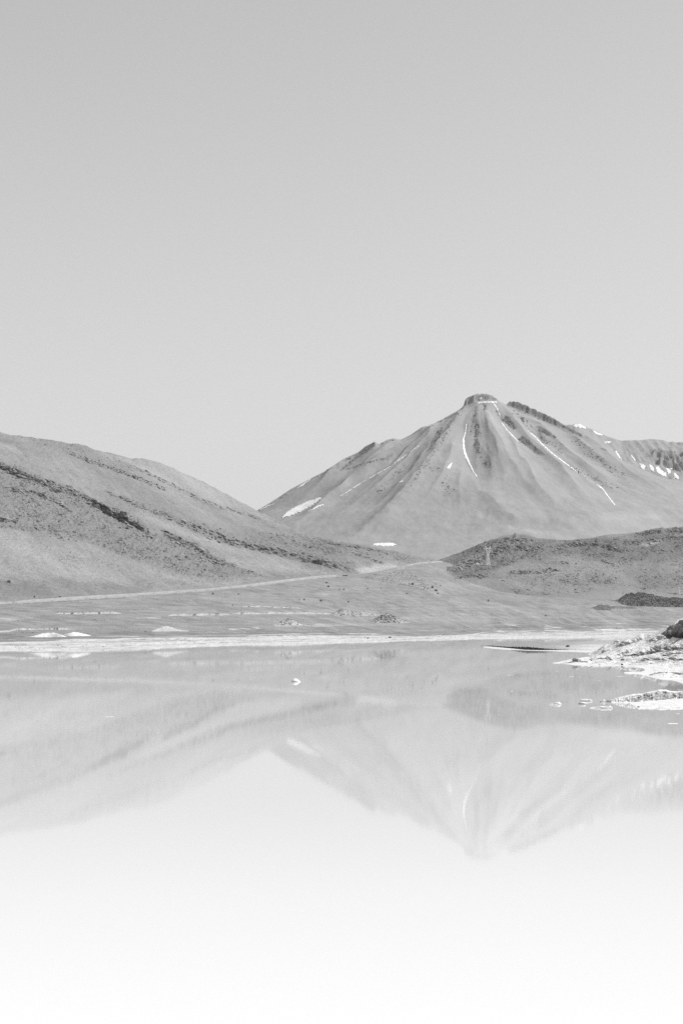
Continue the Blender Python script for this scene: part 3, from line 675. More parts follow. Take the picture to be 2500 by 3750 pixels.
def scatter(name, pos, size, tone, mat, parent, seed=0, flat=0.8):
    """many stones nobody could count: one joined mesh"""
    r = np.random.default_rng(seed); n = len(pos)
    if n == 0: return None
    kind = r.integers(0, len(BASE), n); VV = []; FF = []; TT = []; off = 0
    for k, (bv, bf) in enumerate(BASE):
        i = np.where(kind == k)[0]
        if not len(i): continue
        a = r.random(len(i)) * 2 * np.pi; c, s_ = np.cos(a), np.sin(a)
        st = np.stack([r.uniform(0.7, 1.5, len(i)), r.uniform(0.7, 1.2, len(i)), flat * r.uniform(0.6, 1.3, len(i))], 1) * size[i][:, None]
        v = bv[None] * st[:, None, :]
        x = v[..., 0] * c[:, None] - v[..., 1] * s_[:, None]; y = v[..., 0] * s_[:, None] + v[..., 1] * c[:, None]
        w = np.stack([x, y, v[..., 2]], -1) + pos[i][:, None, :]
        VV.append(w.reshape(-1, 3)); TT.append(np.repeat(tone[i], len(bv)))
        FF.append((bf[None] + (np.arange(len(i)) * len(bv))[:, None, None] + off).reshape(-1, 3)); off += len(i) * len(bv)
    me = mesh_np(name, np.concatenate(VV), np.concatenate(FF), mat, np.concatenate(TT), smooth=False)
    o = link(bpy.data.objects.new(name, me), parent); o['kind'] = 'stuff'
    return o

def place(lay, px, py):
    D = lay.ray(px, py); ok = ~np.isnan(D)
    px, py, D = np.asarray(px)[ok], np.asarray(py)[ok], D[ok]
    return np.stack([(px - CX) / F * D, D, pz(py, D)], 1), px, py

def sample_polys(polys, n, r, bb):
    tot = []; m = 0
    while m < n:
        x = r.uniform(bb[0], bb[2], 6000); y = r.uniform(bb[1], bb[3], 6000); w = np.zeros(6000)
        for p, k in polys: w = np.maximum(w, k * inpoly(x, y, p))
        # clumps
        w = w * np.clip(0.45 + 1.3 * fbm(x / 60, y / 25, 3, 700), 0.05, 1)
        s = r.random(6000) < w; tot.append(np.stack([x[s], y[s]], 1)); m += s.sum()
    return np.concatenate(tot)[:n]

def band_samples(bands, n, r, up=1.0):
    L = [sum(math.hypot(b[0] - a[0], b[1] - a[1]) for a, b in zip(p[:-1], p[1:])) * h for p, h, _ in bands]
    pk = r.choice(len(bands), n, p=np.array(L) / sum(L)); out = []
    for k in pk:
        p, h, reach = bands[k]; q = np.array(p, float)
        x = r.uniform(max(q[0, 0], -60), q[-1, 0]); y = np.interp(x, q[:, 0], q[:, 1])
        out.append((x, y - r.uniform(-0.35, up) * reach))
    return np.array(out)

r = np.random.default_rng(5)
# crags and boulder trains on the volcano
VC = [(p_, k_) for p_, k_ in ROCK_V[2:]]
s = sample_polys(VC, 1000, r, (1230, 1430, 2240, 1740)); s2 = []
for pts_, n_, w_ in (([(1690, 1500), (1640, 1565), (1605, 1625), (1560, 1690), (1500, 1775)], 150, 9), ([(1400, 1676), (1340, 1690), (1267, 1715)], 110, 6), ([(950, 1866), (1150, 1748), (1260, 1684), (1340, 1640), (1400, 1620), (1560, 1566), (1690, 1500)], 260, 5),
                     ([(1740, 1560), (1745, 1650), (1790, 1720)], 60, 14), ([(1480, 1700), (1440, 1740), (1380, 1800)], 70, 12), ([(1560, 1690), (1640, 1760), (1640, 1800)], 70, 25), ([(2100, 1600), (2200, 1680), (2300, 1740)], 160, 22), ([(2080, 1700), (2160, 1740), (2250, 1780)], 110, 14), ([(1880, 1500), (1960, 1580), (2060, 1650)], 140, 14)):
    q_ = np.array(pts_, float); t_ = np.sort(r.random(n_)) * (len(q_) - 1)
    s2.append(np.stack([np.interp(t_, range(len(q_)), q_[:, 0]) + r.normal(0, w_ * .6, n_), np.interp(t_, range(len(q_)), q_[:, 1]) + np.abs(r.normal(0, w_ * .5, n_)) + 2], 1))
s = np.concatenate([s] + s2)
p, _, _ = place(volc, s[:, 0], s[:, 1])
scatter('crags', p, np.clip(r.lognormal(1.35, 0.4, len(p)), 2.0, 9.0), r.uniform(0.13, 0.32, len(p)), M_rock, o_volc, 31)
s2 = []
for pts_, n_, w_ in (([(1300, 1845), (1330, 1830), (1420, 1775), (1480, 1730), (1500, 1712)], 34, 9), ([(1815, 1495), (1850, 1545), (1895, 1575)], 60, 6), ([(1750, 1470), (1800, 1462), (1830, 1480), (1880, 1520)], 60, 6), ([(1600, 1700), (1650, 1700), (1630, 1760)], 16, 8), ([(1940, 1640), (1980, 1690), (2010, 1720)], 16, 5), ([(2060, 1715), (2110, 1705), (2170, 1745)], 24, 6), ([(1140, 1780), (1200, 1760), (1350, 1640)], 22, 8)):
    q_ = np.array(pts_, float); t_ = r.random(n_) * (len(q_) - 1)
    s2.append(np.stack([np.interp(t_, range(len(q_)), q_[:, 0]) + r.normal(0, w_ * .6, n_), np.interp(t_, range(len(q_)), q_[:, 1]) + r.normal(0, w_ * .5, n_)], 1))
s = np.concatenate(s2); p, _, _ = place(volc, s[:, 0], s[:, 1])
scatter('snow_flecks', p, r.uniform(1.6, 4.5, len(p)), np.full(len(p), .86), M_snow, o_volc, 32, 0.5)
s = np.stack([r.uniform(2160, 2520, 90), r.uniform(1585, 1740, 90)], 1); p, _, _ = place(farL, s[:, 0], s[:, 1])
scatter('snow_flecks', p, r.uniform(2.0, 6, len(p)), np.full(len(p), .86), M_snow, o_far, 33, 0.5)
# loose rubble on the left hill
s = sample_polys(RUB_L, 12000, r, (-120, 1590, 1600, 2120))
p, _, _ = place(hillL, s[:, 0], s[:, 1])
scatter('rubble', p, np.clip(r.lognormal(-0.25, 0.55, len(p)), 0.3, 3.6), r.uniform(0.20, 0.40, len(p)), M_rock, o_hillL, 1)
s = band_samples([(a_, b_, c_ * .7) for a_, b_, c_ in BANDS_L], 3600, r)
p, _, _ = place(hillL, s[:, 0], s[:, 1])
scatter('outcrop_rubble', p, np.clip(r.lognormal(0.45, 0.45, len(p)), 0.6, 3.4), r.uniform(0.15, 0.42, len(p)), M_rock, o_hillL, 2, 0.65)
# thin sprinkle over all of it
s = np.stack([r.uniform(-120, 1500, 15000), r.uniform(1600, 2160, 15000)], 1)
p, _, _ = place(hillL, s[:, 0], s[:, 1])
scatter('scattered_stones', p, np.clip(r.lognormal(-0.7, 0.4, len(p)), .25, 1.3), r.uniform(0.2, 0.42, len(p)), M_rock, o_hillL, 3)
# the larger blocks of the ledges, each one a piece of its own
BLK = [hull('outcrop_block', 60 + k, 14, 1.3, 0.9, 0.85, M_rock, 0.23 + 0.022 * k, 0.25) for k in range(8)]
def blocks(lay, bands, n, r, parent, smin, smax, name='outcrop_block'):
    s = band_samples(bands, n, r, 0.8)
    p, px, py = place(lay, s[:, 0], s[:, 1])
    for q in p:
        k = r.uniform(smin, smax)
        o = bpy.data.objects.new(name, BLK[r.integers(0, 8)]); o.location = (q[0], q[1], q[2] + 0.15 * k)
        o.rotation_euler = (r.uniform(-.4, .4), r.uniform(0.1, .7), r.uniform(-.9, .5)); o.scale = (k * r.uniform(1.0, 2.0), k, k * r.uniform(.45, .8))
        link(o, parent)
blocks(hillL, BANDS_L, 150, r, o_hillL, 2.0, 4.4)
SHADE_BLK = [hull('outcrop_block', 80 + k, 14, 1.3, 0.9, 0.85, M_rock, 0.055 + 0.01 * k, 0.25) for k in range(8)]  # near-black blocks paint in the ledges' cast shadow and dark gaps
BLK, LBLK = SHADE_BLK, BLK
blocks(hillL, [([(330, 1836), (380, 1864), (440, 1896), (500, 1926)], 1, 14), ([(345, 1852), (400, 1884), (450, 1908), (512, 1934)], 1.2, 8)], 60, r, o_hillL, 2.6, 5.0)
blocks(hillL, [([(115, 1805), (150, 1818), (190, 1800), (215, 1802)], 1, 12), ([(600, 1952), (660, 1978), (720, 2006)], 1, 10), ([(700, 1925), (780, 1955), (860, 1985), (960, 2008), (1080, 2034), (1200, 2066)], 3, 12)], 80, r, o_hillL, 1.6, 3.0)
BLK = LBLK
# right hill
POLY_R = [([(1600, 2062), (1800, 1975), (1960, 1978), (2160, 1975), (2500, 1940), (2620, 1935), (2620, 2010), (2400, 2060), (2250, 2060), (2120, 2030), (1990, 2050), (1900, 2050), (1800, 2100), (1740, 2128), (1640, 2108)], 0.8),
          ([(1960, 2100), (2240, 2100), (2250, 2140), (1980, 2145)], 0.6), ([(2330, 2105), (2620, 2080), (2620, 2150), (2350, 2160)], 0.5), ([(1840, 2150), (1950, 2165), (2050, 2182), (1900, 2180)], 0.7),
          ([(1700, 2040), (2600, 2030), (2600, 2180), (1900, 2170)], 0.22)]
s = sample_polys(POLY_R, 13000, r, (1600, 1930, 2620, 2190))
p, _, _ = place(hillR, s[:, 0], s[:, 1])
scatter('rubble', p, np.clip(r.lognormal(-0.15, 0.55, len(p)), 0.35, 3.6), r.uniform(0.12, 0.34, len(p)), M_rock, o_hillR, 4)
s = band_samples(BANDS_R, 1800, r)
p, _, _ = place(hillR, s[:, 0], s[:, 1])
scatter('outcrop_rubble', p, np.clip(r.lognormal(0.4, 0.45, len(p)), 0.6, 3.4), r.uniform(0.10, 0.30, len(p)), M_rock, o_hillR, 5)
blocks(hillR, BANDS_R, 110, r, o_hillR, 1.8, 4.0)
# pale rock spoil below the road and stones over the plain
POLY_G = [([(1330, 2115), (1400, 2095), (1480, 2090), (1560, 2120), (1620, 2145), (1590, 2168), (1500, 2152), (1400, 2130)], 1.0)]
s = sample_polys(POLY_G, 1300, r, (1320, 2080, 1640, 2180))
p, _, _ = place(ground, s[:, 0], s[:, 1])
scatter('road_spoil', p, np.clip(r.lognormal(-0.2, 0.5, len(p)), 0.3, 2.2), r.uniform(0.25, 0.55, len(p)), M_rock, o_ground, 6)
s = np.stack([r.uniform(-150, 2650, 13000), 2110 + 215 * r.random(13000) ** 0.8], 1)
p, _, _ = place(ground, s[:, 0], s[:, 1])
scatter('plain_stones', p, np.clip(r.lognormal(-1.3, 0.55, len(p)), 0.12, 1.1), r.uniform(0.08, 0.34, len(p)), M_rock, o_ground, 7)
ub = r.uniform(-100, 2450, 1500); yb = np.interp(ub, U, y_be); ysx = np.interp(ub, U, y_sh)
s = np.stack([ub, yb + (ysx - yb) * r.uniform(0.0, 0.85, 1500)], 1)
p, _, _ = place(ground, s[:, 0], s[:, 1])
scatter('salt_lumps', p, np.clip(r.lognormal(-0.9, 0.5, len(p)), 0.15, 1.0), np.where(r.random(len(p)) < 0.15, 0.2, 0.82), M_salt, o_ground, 8, 0.6)

# ------------------------------------------------------------------ road up to the pass
def road():
    low = [(-330, 2227), (-100, 2217), (0, 2211.5), (120, 2206), (250, 2198), (400, 2189), (500, 2182.5), (640, 2173), (760, 2164), (900, 2150), (1020, 2135), (1120, 2122), (1200, 2113.5), (1260, 2109), (1330, 2102), (1400, 2093), (1450, 2083), (1490, 2074), (1530, 2066), (1575, 2062), (1620, 2058)]
    thick = [(-330, 8), (0, 9), (300, 11), (500, 10), (800, 8), (1000, 9), (1150, 8), (1260, 4), (1400, 4), (1480, 6), (1540, 5), (1620, 4)]
    px = np.arange(-330, 1621, 4.0); py = smooth1(itp(px, low), 9); th = smooth1(itp(px, thick), 9)
    d1 = ground.ray(px, py); d2 = hillL.ray(px, py); D = np.fmin(d1, d2)
    D = smooth1(np.where(np.isnan(D), np.nanmedian(D), D), 15)
    rows = []; tones = []
    edge = 0.5 * fbm(px / 14, px * 0, 3, 401)
    x = lambda d: (px - CX) / F * d
    for dy, k, lift, t in ((-4, 0.0, -0.6, 0.32), (0, 0.0, 0.15, 0.33), (6, 0.55, 0.1, 0.36), (11, 0.9, 0.1, 0.39), (13, 1.0, 0.15, 0.40), (19, 1.0, 0.35, 0.39), (24, 1.0, 0.5, 0.37), (32, 1.0, -2.5, 0.35)):
        d = D + dy + (edge * 3 if dy < 6 else 0)
        rows.append(np.stack([x(d), d, pz(py - th * k, D + dy) + lift], 1)); tones.append(t - 0.08 * sstep(1290, 1350, px) * (1 - sstep(1450, 1500, px)) + 0.09 * fbm(px / 22, px * 0 + dy, 4, 402))
    V = np.array(rows); n = V.shape[1]
    me = mesh_np('road', V, grid_faces(len(rows), n), M_road, np.clip(np.array(tones), .1, .7))
    o = link(bpy.data.objects.new('road', me)); props(o, 'pale graded gravel road climbing along the hill foot to the pass', 'road', None, 'structure')
road()

# ------------------------------------------------------------------ sandy spit with a black undercut edge
US = np.arange(1741, 2440, 2.0)
Dfr = smooth1(wD(itp(US, [(1740, 2369), (1757, 2370), (1815, 2377), (1861, 2380), (1968, 2384), (2083, 2387), (2152, 2390), (2300, 2392), (2440, 2392)])), 11)
Dcl = smooth1(14.8 * F / (itp(US, [(1740, 2366.5), (1757, 2366.8), (1790, 2367), (1865, 2373.5), (1930, 2379.5), (1987, 2381), (2064, 2380), (2152, 2381), (2440, 2381)]) - HZ), 9)
Dcl = np.maximum(Dcl, Dfr + 8)
ztop = itp(US, [(1740, .2), (1770, .3), (1792, .75), (1825, .8), (1865, 1.0), (1905, 1.55), (1930, 1.85), (1987, 1.3), (2030, .75), (2066, .45), (2440, .45)])
Dbk = smooth1(14.4 * F / (itp(US, [(1740, 2365), (1788, 2361), (1853, 2355), (1968, 2352), (2121, 2348), (2197, 2346), (2440, 2344)]) - HZ), 15)
Dbk = np.maximum(Dbk, Dcl + 60)
endz = (1 - sstep(1743, 1775, US)) * 0.9
jg = 3.0 * fbm(US / 11, US * 0, 4, 411)
zsm = ztop.copy(); ztop = ztop * np.clip(1 + .35 * fbm(US / 6, US * 0, 3, 417), .5, 1.4)
nDS = np.array([Dfr - 30, Dfr, Dcl + jg, Dcl + jg + 0.7, Dcl + 9, (Dcl + Dbk) / 2, Dbk, Dbk + 70])
nZS = np.array([Dfr * 0 - 1.2, Dfr * 0, Dfr * 0 + .22, ztop, zsm * .9, zsm * .5 + .35, Dfr * 0 + .45, Dfr * 0 - 1.0]) - endz[None]
DS = seg_rows(nDS, (4, 12, 4, 10, 16, 16, 8)); ZS = np.zeros_like(DS)
for c in range(len(US)): ZS[:, c] = np.interp(DS[:, c], nDS[:, c], nZS[:, c])
spit = Layer(US, DS, ZS); X = spit.X; UU = np.broadcast_to(US[None], DS.shape)
on = (DS > (Dcl + 2)[None]) * 1.0
spit.Z += on * (0.10 * fbm(X / 4, DS / 6, 3, 412)) + 0.04 * fbm(X / 3, DS / 3, 2, 413) * (DS > Dfr[None])
spit.refresh()
tS = 0.33 + 0.06 * fbm(X / 6, DS / 8, 3, 414)
tS += (0.66 - tS) * sstep(2000, 2180, UU + 60 * fbm(X / 30, DS / 40, 3, 415)) * (1 - 0.7 * sstep(0.25, 0.6, (DS - Dcl[None]) / (Dbk - Dcl)[None] + 0.2 * fbm(X / 20, DS / 30, 3, 416)))
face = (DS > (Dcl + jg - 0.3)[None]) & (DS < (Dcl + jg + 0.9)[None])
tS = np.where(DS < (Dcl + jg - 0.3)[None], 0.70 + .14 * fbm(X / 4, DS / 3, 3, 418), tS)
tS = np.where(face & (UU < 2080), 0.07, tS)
spit.obj('spit', M_salt, np.clip(tS, .05, .88), label='low sandy spit with black undercut edge reaching into the lake', cat='spit')

# ------------------------------------------------------------------ salt crusted bank on the right
def tps(P, Z, Q):
    def phi(a, b):
        d2 = ((a[:, None] - b[None]) ** 2).sum(-1); return 0.5 * d2 * np.log(d2 + 1e-9)
    n = len(P); A = np.zeros((n + 3, n + 3)); A[:n, :n] = phi(P, P) + 0.002 * np.eye(n)
    A[:n, n] = 1; A[:n, n + 1:] = P; A[n, :n] = 1; A[n + 1:, :n] = P.T
    w = np.linalg.solve(A, np.concatenate([Z, np.zeros(3)])); out = np.empty(len(Q))
    for i in range(0, len(Q), 20000):
        q = Q[i:i + 20000]; out[i:i + 20000] = phi(q, P) @ w[:n] + w[n] + q @ w[n + 1:]
    return out
pts = []
def W(x, y): pts.append((x, wD(y), 0.0))
def Lp(x, y, D): pts.append((x, D, pz(y, D)))
def B(x, D, z): pts.append((x, D, z))
for a in ((2150, 2395), (2168, 2400), (2022, 2429), (2060, 2431.5), (2100, 2434), (2153, 2437), (2200, 2439), (2255, 2440), (2310, 2441), (2045, 2424), (2100, 2414), (2135, 2408), (2281, 2464), (2320, 2469), (2360, 2475), (2415, 2488), (2500, 2504), (2650, 2530), (2330, 2461)): W(*a)
for a in ((2060, 2425, 745), (2100, 2418, 742), (2153, 2412, 762), (2190, 2406.5, 775), (2195, 2403, 855), (2191, 2378, 945), (2242, 2356, 930), (2287, 2343, 910), (2338, 2330, 890), (2399, 2319, 870), (2431, 2305, 850), (2472, 2283, 830), (2500, 2272, 820), (2600, 2248, 800), (2800, 2228, 800),
          (2255, 2430, 705), (2255, 2410, 760), (2255, 2390, 812), (2255, 2370, 880), (2350, 2432, 688), (2350, 2405, 742), (2350, 2380, 790), (2350, 2350, 850), (2450, 2440, 650), (2450, 2400, 722), (2450, 2360, 770), (2450, 2320, 810), (2600, 2400, 700), (2600, 2320, 760),
          (2370, 2460, 596), (2415, 2458, 590), (2500, 2478, 530), (2450, 2450, 620), (2550, 2450, 600), (2800, 2400, 660), (2800, 2480, 560)): Lp(*a)
for a in ((2191, 990, .2), (2287, 990, .3), (2400, 990, .8), (2500, 985, 2), (2800, 980, 3), (2200, 1060, -.6), (2400, 1060, -.6), (2800, 1060, -.6), (2300, 628, -.25), (2260, 655, -.4), (2345, 640, -.05), (2200, 600, -1.1), (2100, 650, -1.1), (1990, 720, -.9), (1990, 850, -.9), (2090, 890, -.7), (2110, 960, -.7),
          (2250, 540, -1), (2350, 490, -1), (2450, 460, -1), (2600, 400, -1.1), (1990, 1000, -1), (1990, 500, -1.4), (2200, 440, -1.4), (2800, 400, -1), (1990, 1060, -1), (2120, 1040, -.9), (2700, 380, -1.4)): B(*a)
pts = np.array(pts)
sc_ = np.array([60.0, 60.0])
UB = np.concatenate([np.arange(2000, 2540, 1.7), np.arange(2540, 2800, 5.0)])
DBr = np.concatenate([np.arange(440, 660, 1.5), np.arange(660, 1010, 1.25), np.arange(1010, 1060, 5)])
uu, dg = np.meshgrid(UB, DBr)
zb = tps(pts[:, :2] / sc_, pts[:, 2], np.stack([uu.ravel(), dg.ravel()], 1) / sc_).reshape(uu.shape)
class FLayer(Layer):
    def ray(s, px, py):
        px = np.atleast_1d(np.asarray(px, float)); py = np.atleast_1d(np.asarray(py, float)); out = np.full(px.shape, np.nan)
        for k in range(len(px)):
            c = int(np.argmin(np.abs(s.U - px[k]))); e = s.env[:, c]; i = np.searchsorted(-e, -py[k])
            if 0 < i < len(e):
                t = (e[i - 1] - py[k]) / (e[i - 1] - e[i] + 1e-9); out[k] = s.D[i - 1, c] * (1 - t) + s.D[i, c] * t
        return out
bank = FLayer(UB, dg, zb); X = bank.X; P0 = bank.PY.copy()
dry = sstep(0.0, 0.5, zb)
# ledges of the crust, dipping to the left
wv_ = 2.5 * fbm(X / 9, dg / 9, 3, 421)
zadd = np.zeros_like(zb); ledge_shade = np.zeros_like(zb)
for ptsl, h, reach in (([(2193, 2380), (2208, 2374), (2225, 2366)], .9, 5), ([(2242, 2360), (2256, 2355), (2270, 2352)], .8, 4), ([(2255, 2368), (2285, 2361), (2312, 2354)], 1.5, 8), ([(2316, 2356), (2335, 2346), (2354, 2337)], 1.6, 8),
                       ([(2262, 2400), (2280, 2396), (2304, 2388)], 1.4, 8), ([(2275, 2407), (2350, 2398), (2400, 2390), (2450, 2380), (2510, 2372), (2700, 2350)], 1.3, 9), ([(2196, 2392), (2216, 2386), (2236, 2382)], .8, 5),
                       ([(2378, 2388), (2395, 2378), (2420, 2368), (2450, 2362)], 1.3, 8), ([(2040, 2430), (2110, 2424), (2150, 2426), (2158, 2428)], .45, 6), ([(2330, 2424), (2400, 2414), (2500, 2418), (2700, 2420)], .8, 8), ([(2160, 2418), (2190, 2414), (2240, 2414)], .5, 6),
                       ([(2370, 2472), (2400, 2468), (2460, 2466), (2560, 2470)], .4, 7), ([(2370, 2350), (2420, 2336), (2500, 2332), (2600, 2325)], 1.2, 8), ([(2420, 2405), (2470, 2398), (2540, 2392)], .8, 7), ([(2350, 2338), (2385, 2328)], .8, 5)):
    p = np.array(ptsl, float); yl = np.interp(uu, p[:, 0], p[:, 1])
    env = sstep(p[0, 0] - 4, p[0, 0] + 10, uu) * (1 - sstep(p[-1, 0] - 10, p[-1, 0] + 4, uu))
    s_ = yl - P0 + wv_
    zadd += h * env * sstep(-1.0, 0.8, s_) * np.exp(-np.clip(s_, 0, None) / reach) * np.clip(0.75 + 0.7 * fbm(X / 8, dg / 20, 2, 422), 0.15, 1.3)
    ledge_shade = np.maximum(ledge_shade, env * np.exp(-((s_ + 0.8) / 2.0) ** 2))
c1, c2, cv = cells(X / 2.6, dg / 5.5, 423)
bank.Z = zb + dry * (zadd + 0.42 * fbm(X / 6, dg / 10, 4, 424) + 0.35 * (cv - .5) * sstep(0, .25, c2 - c1) * np.clip(zb, 0, 1.2) + 0.16 * ridged(X / 1.8, dg / 3, 2, 425) * np.clip(zb, 0.1, 1))
bank.Z = np.where(zb < 0, np.minimum(bank.Z, zb + 0.02 * fbm(X / 3, dg / 3, 2, 426)), bank.Z)
bank.refresh()
tB = 0.79 + 0.07 * fbm(X / 5, dg / 9, 3, 427)
dirt = sstep(0.10, 0.5, fbm(X / 4, dg / 8, 4, 428) + 0.15 * np.clip((bank.Z - 6) / 6, 0, 1))
tB -= 0.20 * dirt * sstep(0.3, 1.5, bank.Z)
tB -= 0.6 * sstep(.25, .8, ledge_shade * np.clip(.75 + .6 * fbm(X / 5, dg / 12, 2, 430), 0, 1.2))  # shadow under the crust ledges painted in as thin dark lines
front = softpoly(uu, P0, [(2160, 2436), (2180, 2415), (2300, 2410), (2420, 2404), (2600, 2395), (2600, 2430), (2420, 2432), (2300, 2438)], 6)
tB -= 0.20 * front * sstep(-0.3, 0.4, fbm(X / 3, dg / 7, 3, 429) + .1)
tB = np.where(bank.Z < 0.02, 0.7, tB)
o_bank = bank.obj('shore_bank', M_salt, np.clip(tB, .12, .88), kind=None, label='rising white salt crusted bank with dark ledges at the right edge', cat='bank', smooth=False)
rr = np.random.default_rng(77)
BANKL = [([(2193, 2380), (2208, 2374), (2225, 2366)], 1, 5), ([(2255, 2368), (2285, 2361), (2312, 2354)], 1.5, 7), ([(2316, 2356), (2335, 2346), (2354, 2337)], 1.6, 7), ([(2262, 2400), (2280, 2396), (2304, 2388)], 1.4, 7),
         ([(2275, 2407), (2350, 2398), (2400, 2390), (2450, 2380), (2510, 2372)], 1.3, 8), ([(2378, 2388), (2395, 2378), (2420, 2368), (2450, 2362)], 2, 10), ([(2330, 2424), (2400, 2414), (2500, 2418)], 1, 8), ([(2370, 2350), (2420, 2336), (2500, 2332)], 1.2, 8), ([(2420, 2405), (2470, 2398), (2530, 2392)], .8, 8), ([(2160, 2420), (2240, 2416)], .6, 6)]
LBLK = BLK; BLK = [hull('crust_slab', 120 + k, 13, 1.5, 1.0, 0.5, M_salt, 0.45 + 0.05 * k, 0.25) for k in range(8)]
blocks(bank, BANKL, 120, rr, o_bank, 0.45, 1.25, 'crust_slab')
BLK = LBLK
s = np.stack([rr.uniform(2160, 2520, 2600), rr.uniform(2290, 2500, 2600)], 1)
p, _, _ = place(bank, s[:, 0], s[:, 1]); p = p[p[:, 2] > 0.25]
scatter('crust_fragments', p, np.clip(rr.lognormal(-1.5, 0.5, len(p)), 0.1, 0.7), np.where(rr.random(len(p)) < 0.3, 0.25, 0.78), M_salt, o_bank, 21, 0.6)

# ------------------------------------------------------------------ low ledge in the right foreground
UE = np.arange(2236, 2800, 1.5)
base = smooth1(14.9 * F / (itp(UE, [(2236, 2571), (2306, 2571), (2399, 2565), (2456, 2559), (2500, 2557), (2800, 2550)]) - HZ), 9)
apr = wD(itp(UE, [(2236, 2573.5), (2300, 2575), (2320, 2586), (2338, 2599), (2376, 2601), (2430, 2601), (2500, 2599), (2800, 2596)]))
apr = np.minimum(apr, base - 1.2)
top = itp(UE, [(2236, .05), (2250, .5), (2265, .82), (2290, 1.15), (2313, 1.38), (2348, 1.42), (2376, 1.7), (2400, 1.9), (2412, 1.98), (2438, 1.85), (2450, 1.5), (2470, 1.38), (2500, 1.3), (2800, 1.4)])
jg = 0.5 * fbm(UE / 14, UE * 0, 3, 431)
sh = itp(UE, [(2236, .2), (2300, 1), (2800, 1)])
nDE = np.array([apr - 6, apr, base + jg * .6, base + 0.5 + jg, base + 1.3 + jg, base + 5, base + 11, base + 15, base + 24])
nZE = np.array([apr * 0 - .5, apr * 0, apr * 0 + .10, top * .55, top * .86, top, top * .8, apr * 0 + .05, apr * 0 - .8])
DE = seg_rows(nDE, (4, 34, 12, 14, 18, 12, 8, 6)); ZE = np.zeros_like(DE)
for c in range(len(UE)): ZE[:, c] = np.interp(DE[:, c], nDE[:, c], nZE[:, c])
fz = sstep(-.3, .6, DE - base[None]) * (1 - sstep(4, 7, DE - base[None]))
xl = (UE[None] - CX) / F * DE
DE = DE + fz * (0.5 * fbm(xl / 1.1, ZE * 2.0, 4, 439) + .16 * fbm(xl / .4, ZE * 4, 3, 440)) * np.clip(top, 0, 1)[None]
ledge = Layer(UE, DE, ZE); X = ledge.X; UU = np.broadcast_to(UE[None], DE.shape)
fa = (DE > (base - .2)[None]) * (1 - sstep(3, 6, DE - base[None]))
ledge.Z += np.clip(ZE, 0, .5) * 2 * (0.10 * fa * (fbm(X / .5, ZE * 4, 4, 432)) + 0.06 * fbm(X / 1.2, DE / 2, 3, 433)) + (ZE > 0) * (ZE < .3) * 0.05 * fbm(X / 1.5, DE / 3, 3, 434)
c1, c2, cv = cells(X / .8, ZE / .3, 435)
ledge.Z += fa * 0.08 * (cv - .5) * sstep(0, .2, c2 - c1) * np.clip(top, 0, 1)[None]
ledge.refresh()
tE = 0.78 + 0.08 * fbm(X / 2, DE / 4, 3, 436)
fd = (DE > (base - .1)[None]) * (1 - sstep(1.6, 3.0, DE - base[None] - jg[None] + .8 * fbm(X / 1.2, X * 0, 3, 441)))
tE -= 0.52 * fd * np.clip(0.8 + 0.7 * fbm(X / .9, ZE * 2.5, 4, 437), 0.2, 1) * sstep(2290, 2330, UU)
tE -= 0.12 * sstep(.25, .6, fbm(X / 4, DE / 3, 3, 438)) * (ZE < .3)
o_ledge = ledge.obj('shore_ledge', M_salt, np.clip(tE, .12, .88), kind=None, label='low crumbling salt ledge with grey front in the right foreground', cat='ledge', smooth=False)

# ------------------------------------------------------------------ faceted rocks and boulders
def rock_mesh(name, seed, sub=3, cuts=9, sx=1, sy=1, sz=1, mat=None, tone=0.2, tone_top=None, rough=0.05):
    r = np.random.default_rng(seed); bm = bmesh.new()
    bmesh.ops.create_icosphere(bm, subdivisions=sub, radius=1.0)
    v = np.array([q.co[:] for q in bm.verts])
    for _ in range(cuts):
        n = r.normal(size=3); n /= np.linalg.norm(n); d = r.uniform(0.38, 0.78)
        v -= np.clip(v @ n - d, 0, None)[:, None] * n[None]
    v *= (1 + rough * fbm(v[:, 0] * 3 + seed, v[:, 1] * 3 + v[:, 2] * 2, 3, seed))[:, None]
    v /= np.abs(v).max(0)[None]
    v *= np.array([sx, sy, sz])[None]
    for q, c in zip(bm.verts, v): q.co = c
    me = bpy.data.meshes.new(name); bm.to_mesh(me); bm.free()
    t = np.full(len(v), tone)
    if tone_top is not None: t = tone + (tone_top - tone) * sstep(-0.15, 0.25, v[:, 2] / sz + 0.25 * fbm(v[:, 0] * 4 / sx, v[:, 1] * 4 / sy, 2, seed))
    a = me.attributes.new('tone', 'FLOAT', 'POINT'); a.data.foreach_set('value', t.astype(np.float32))
    me.materials.append(mat or M_rock)
    for p in me.polygons: p.use_smooth = False
    return me
def rock(name, px, py, wpx, hpx, label, cat, group, seed, lay=ground, tone=0.13, mat=None, deep=1.0, tone_top=None, sub=3, cuts=9, sink=0.35, rot=None, rough=.07):
    """a rock whose foot is seen at (px,py), wpx wide and hpx tall in the picture"""
    D = lay.ray([px], [py])[0] if lay is not None else wD(py)
    if np.isnan(D): print('ROCK off surface', px, py); return
    w = wpx / F * D; h = hpx / F * D; z = pz(py, D)
    tot = h / (1 - sink)
    me = rock_mesh(name, seed, sub, cuts, w / 2, w / 2 * deep, tot / 2, mat, tone, tone_top, rough)
    o = link(bpy.data.objects.new(name, me)); o.location = ((px - CX) / F * D, D + w / 2 * deep * 0.6, z + h - tot / 2)
    o.rotation_euler = (0, 0, rot if rot is not None else 0)
    return props(o, label, cat, group)
BG = 'boulders lying about the plain'
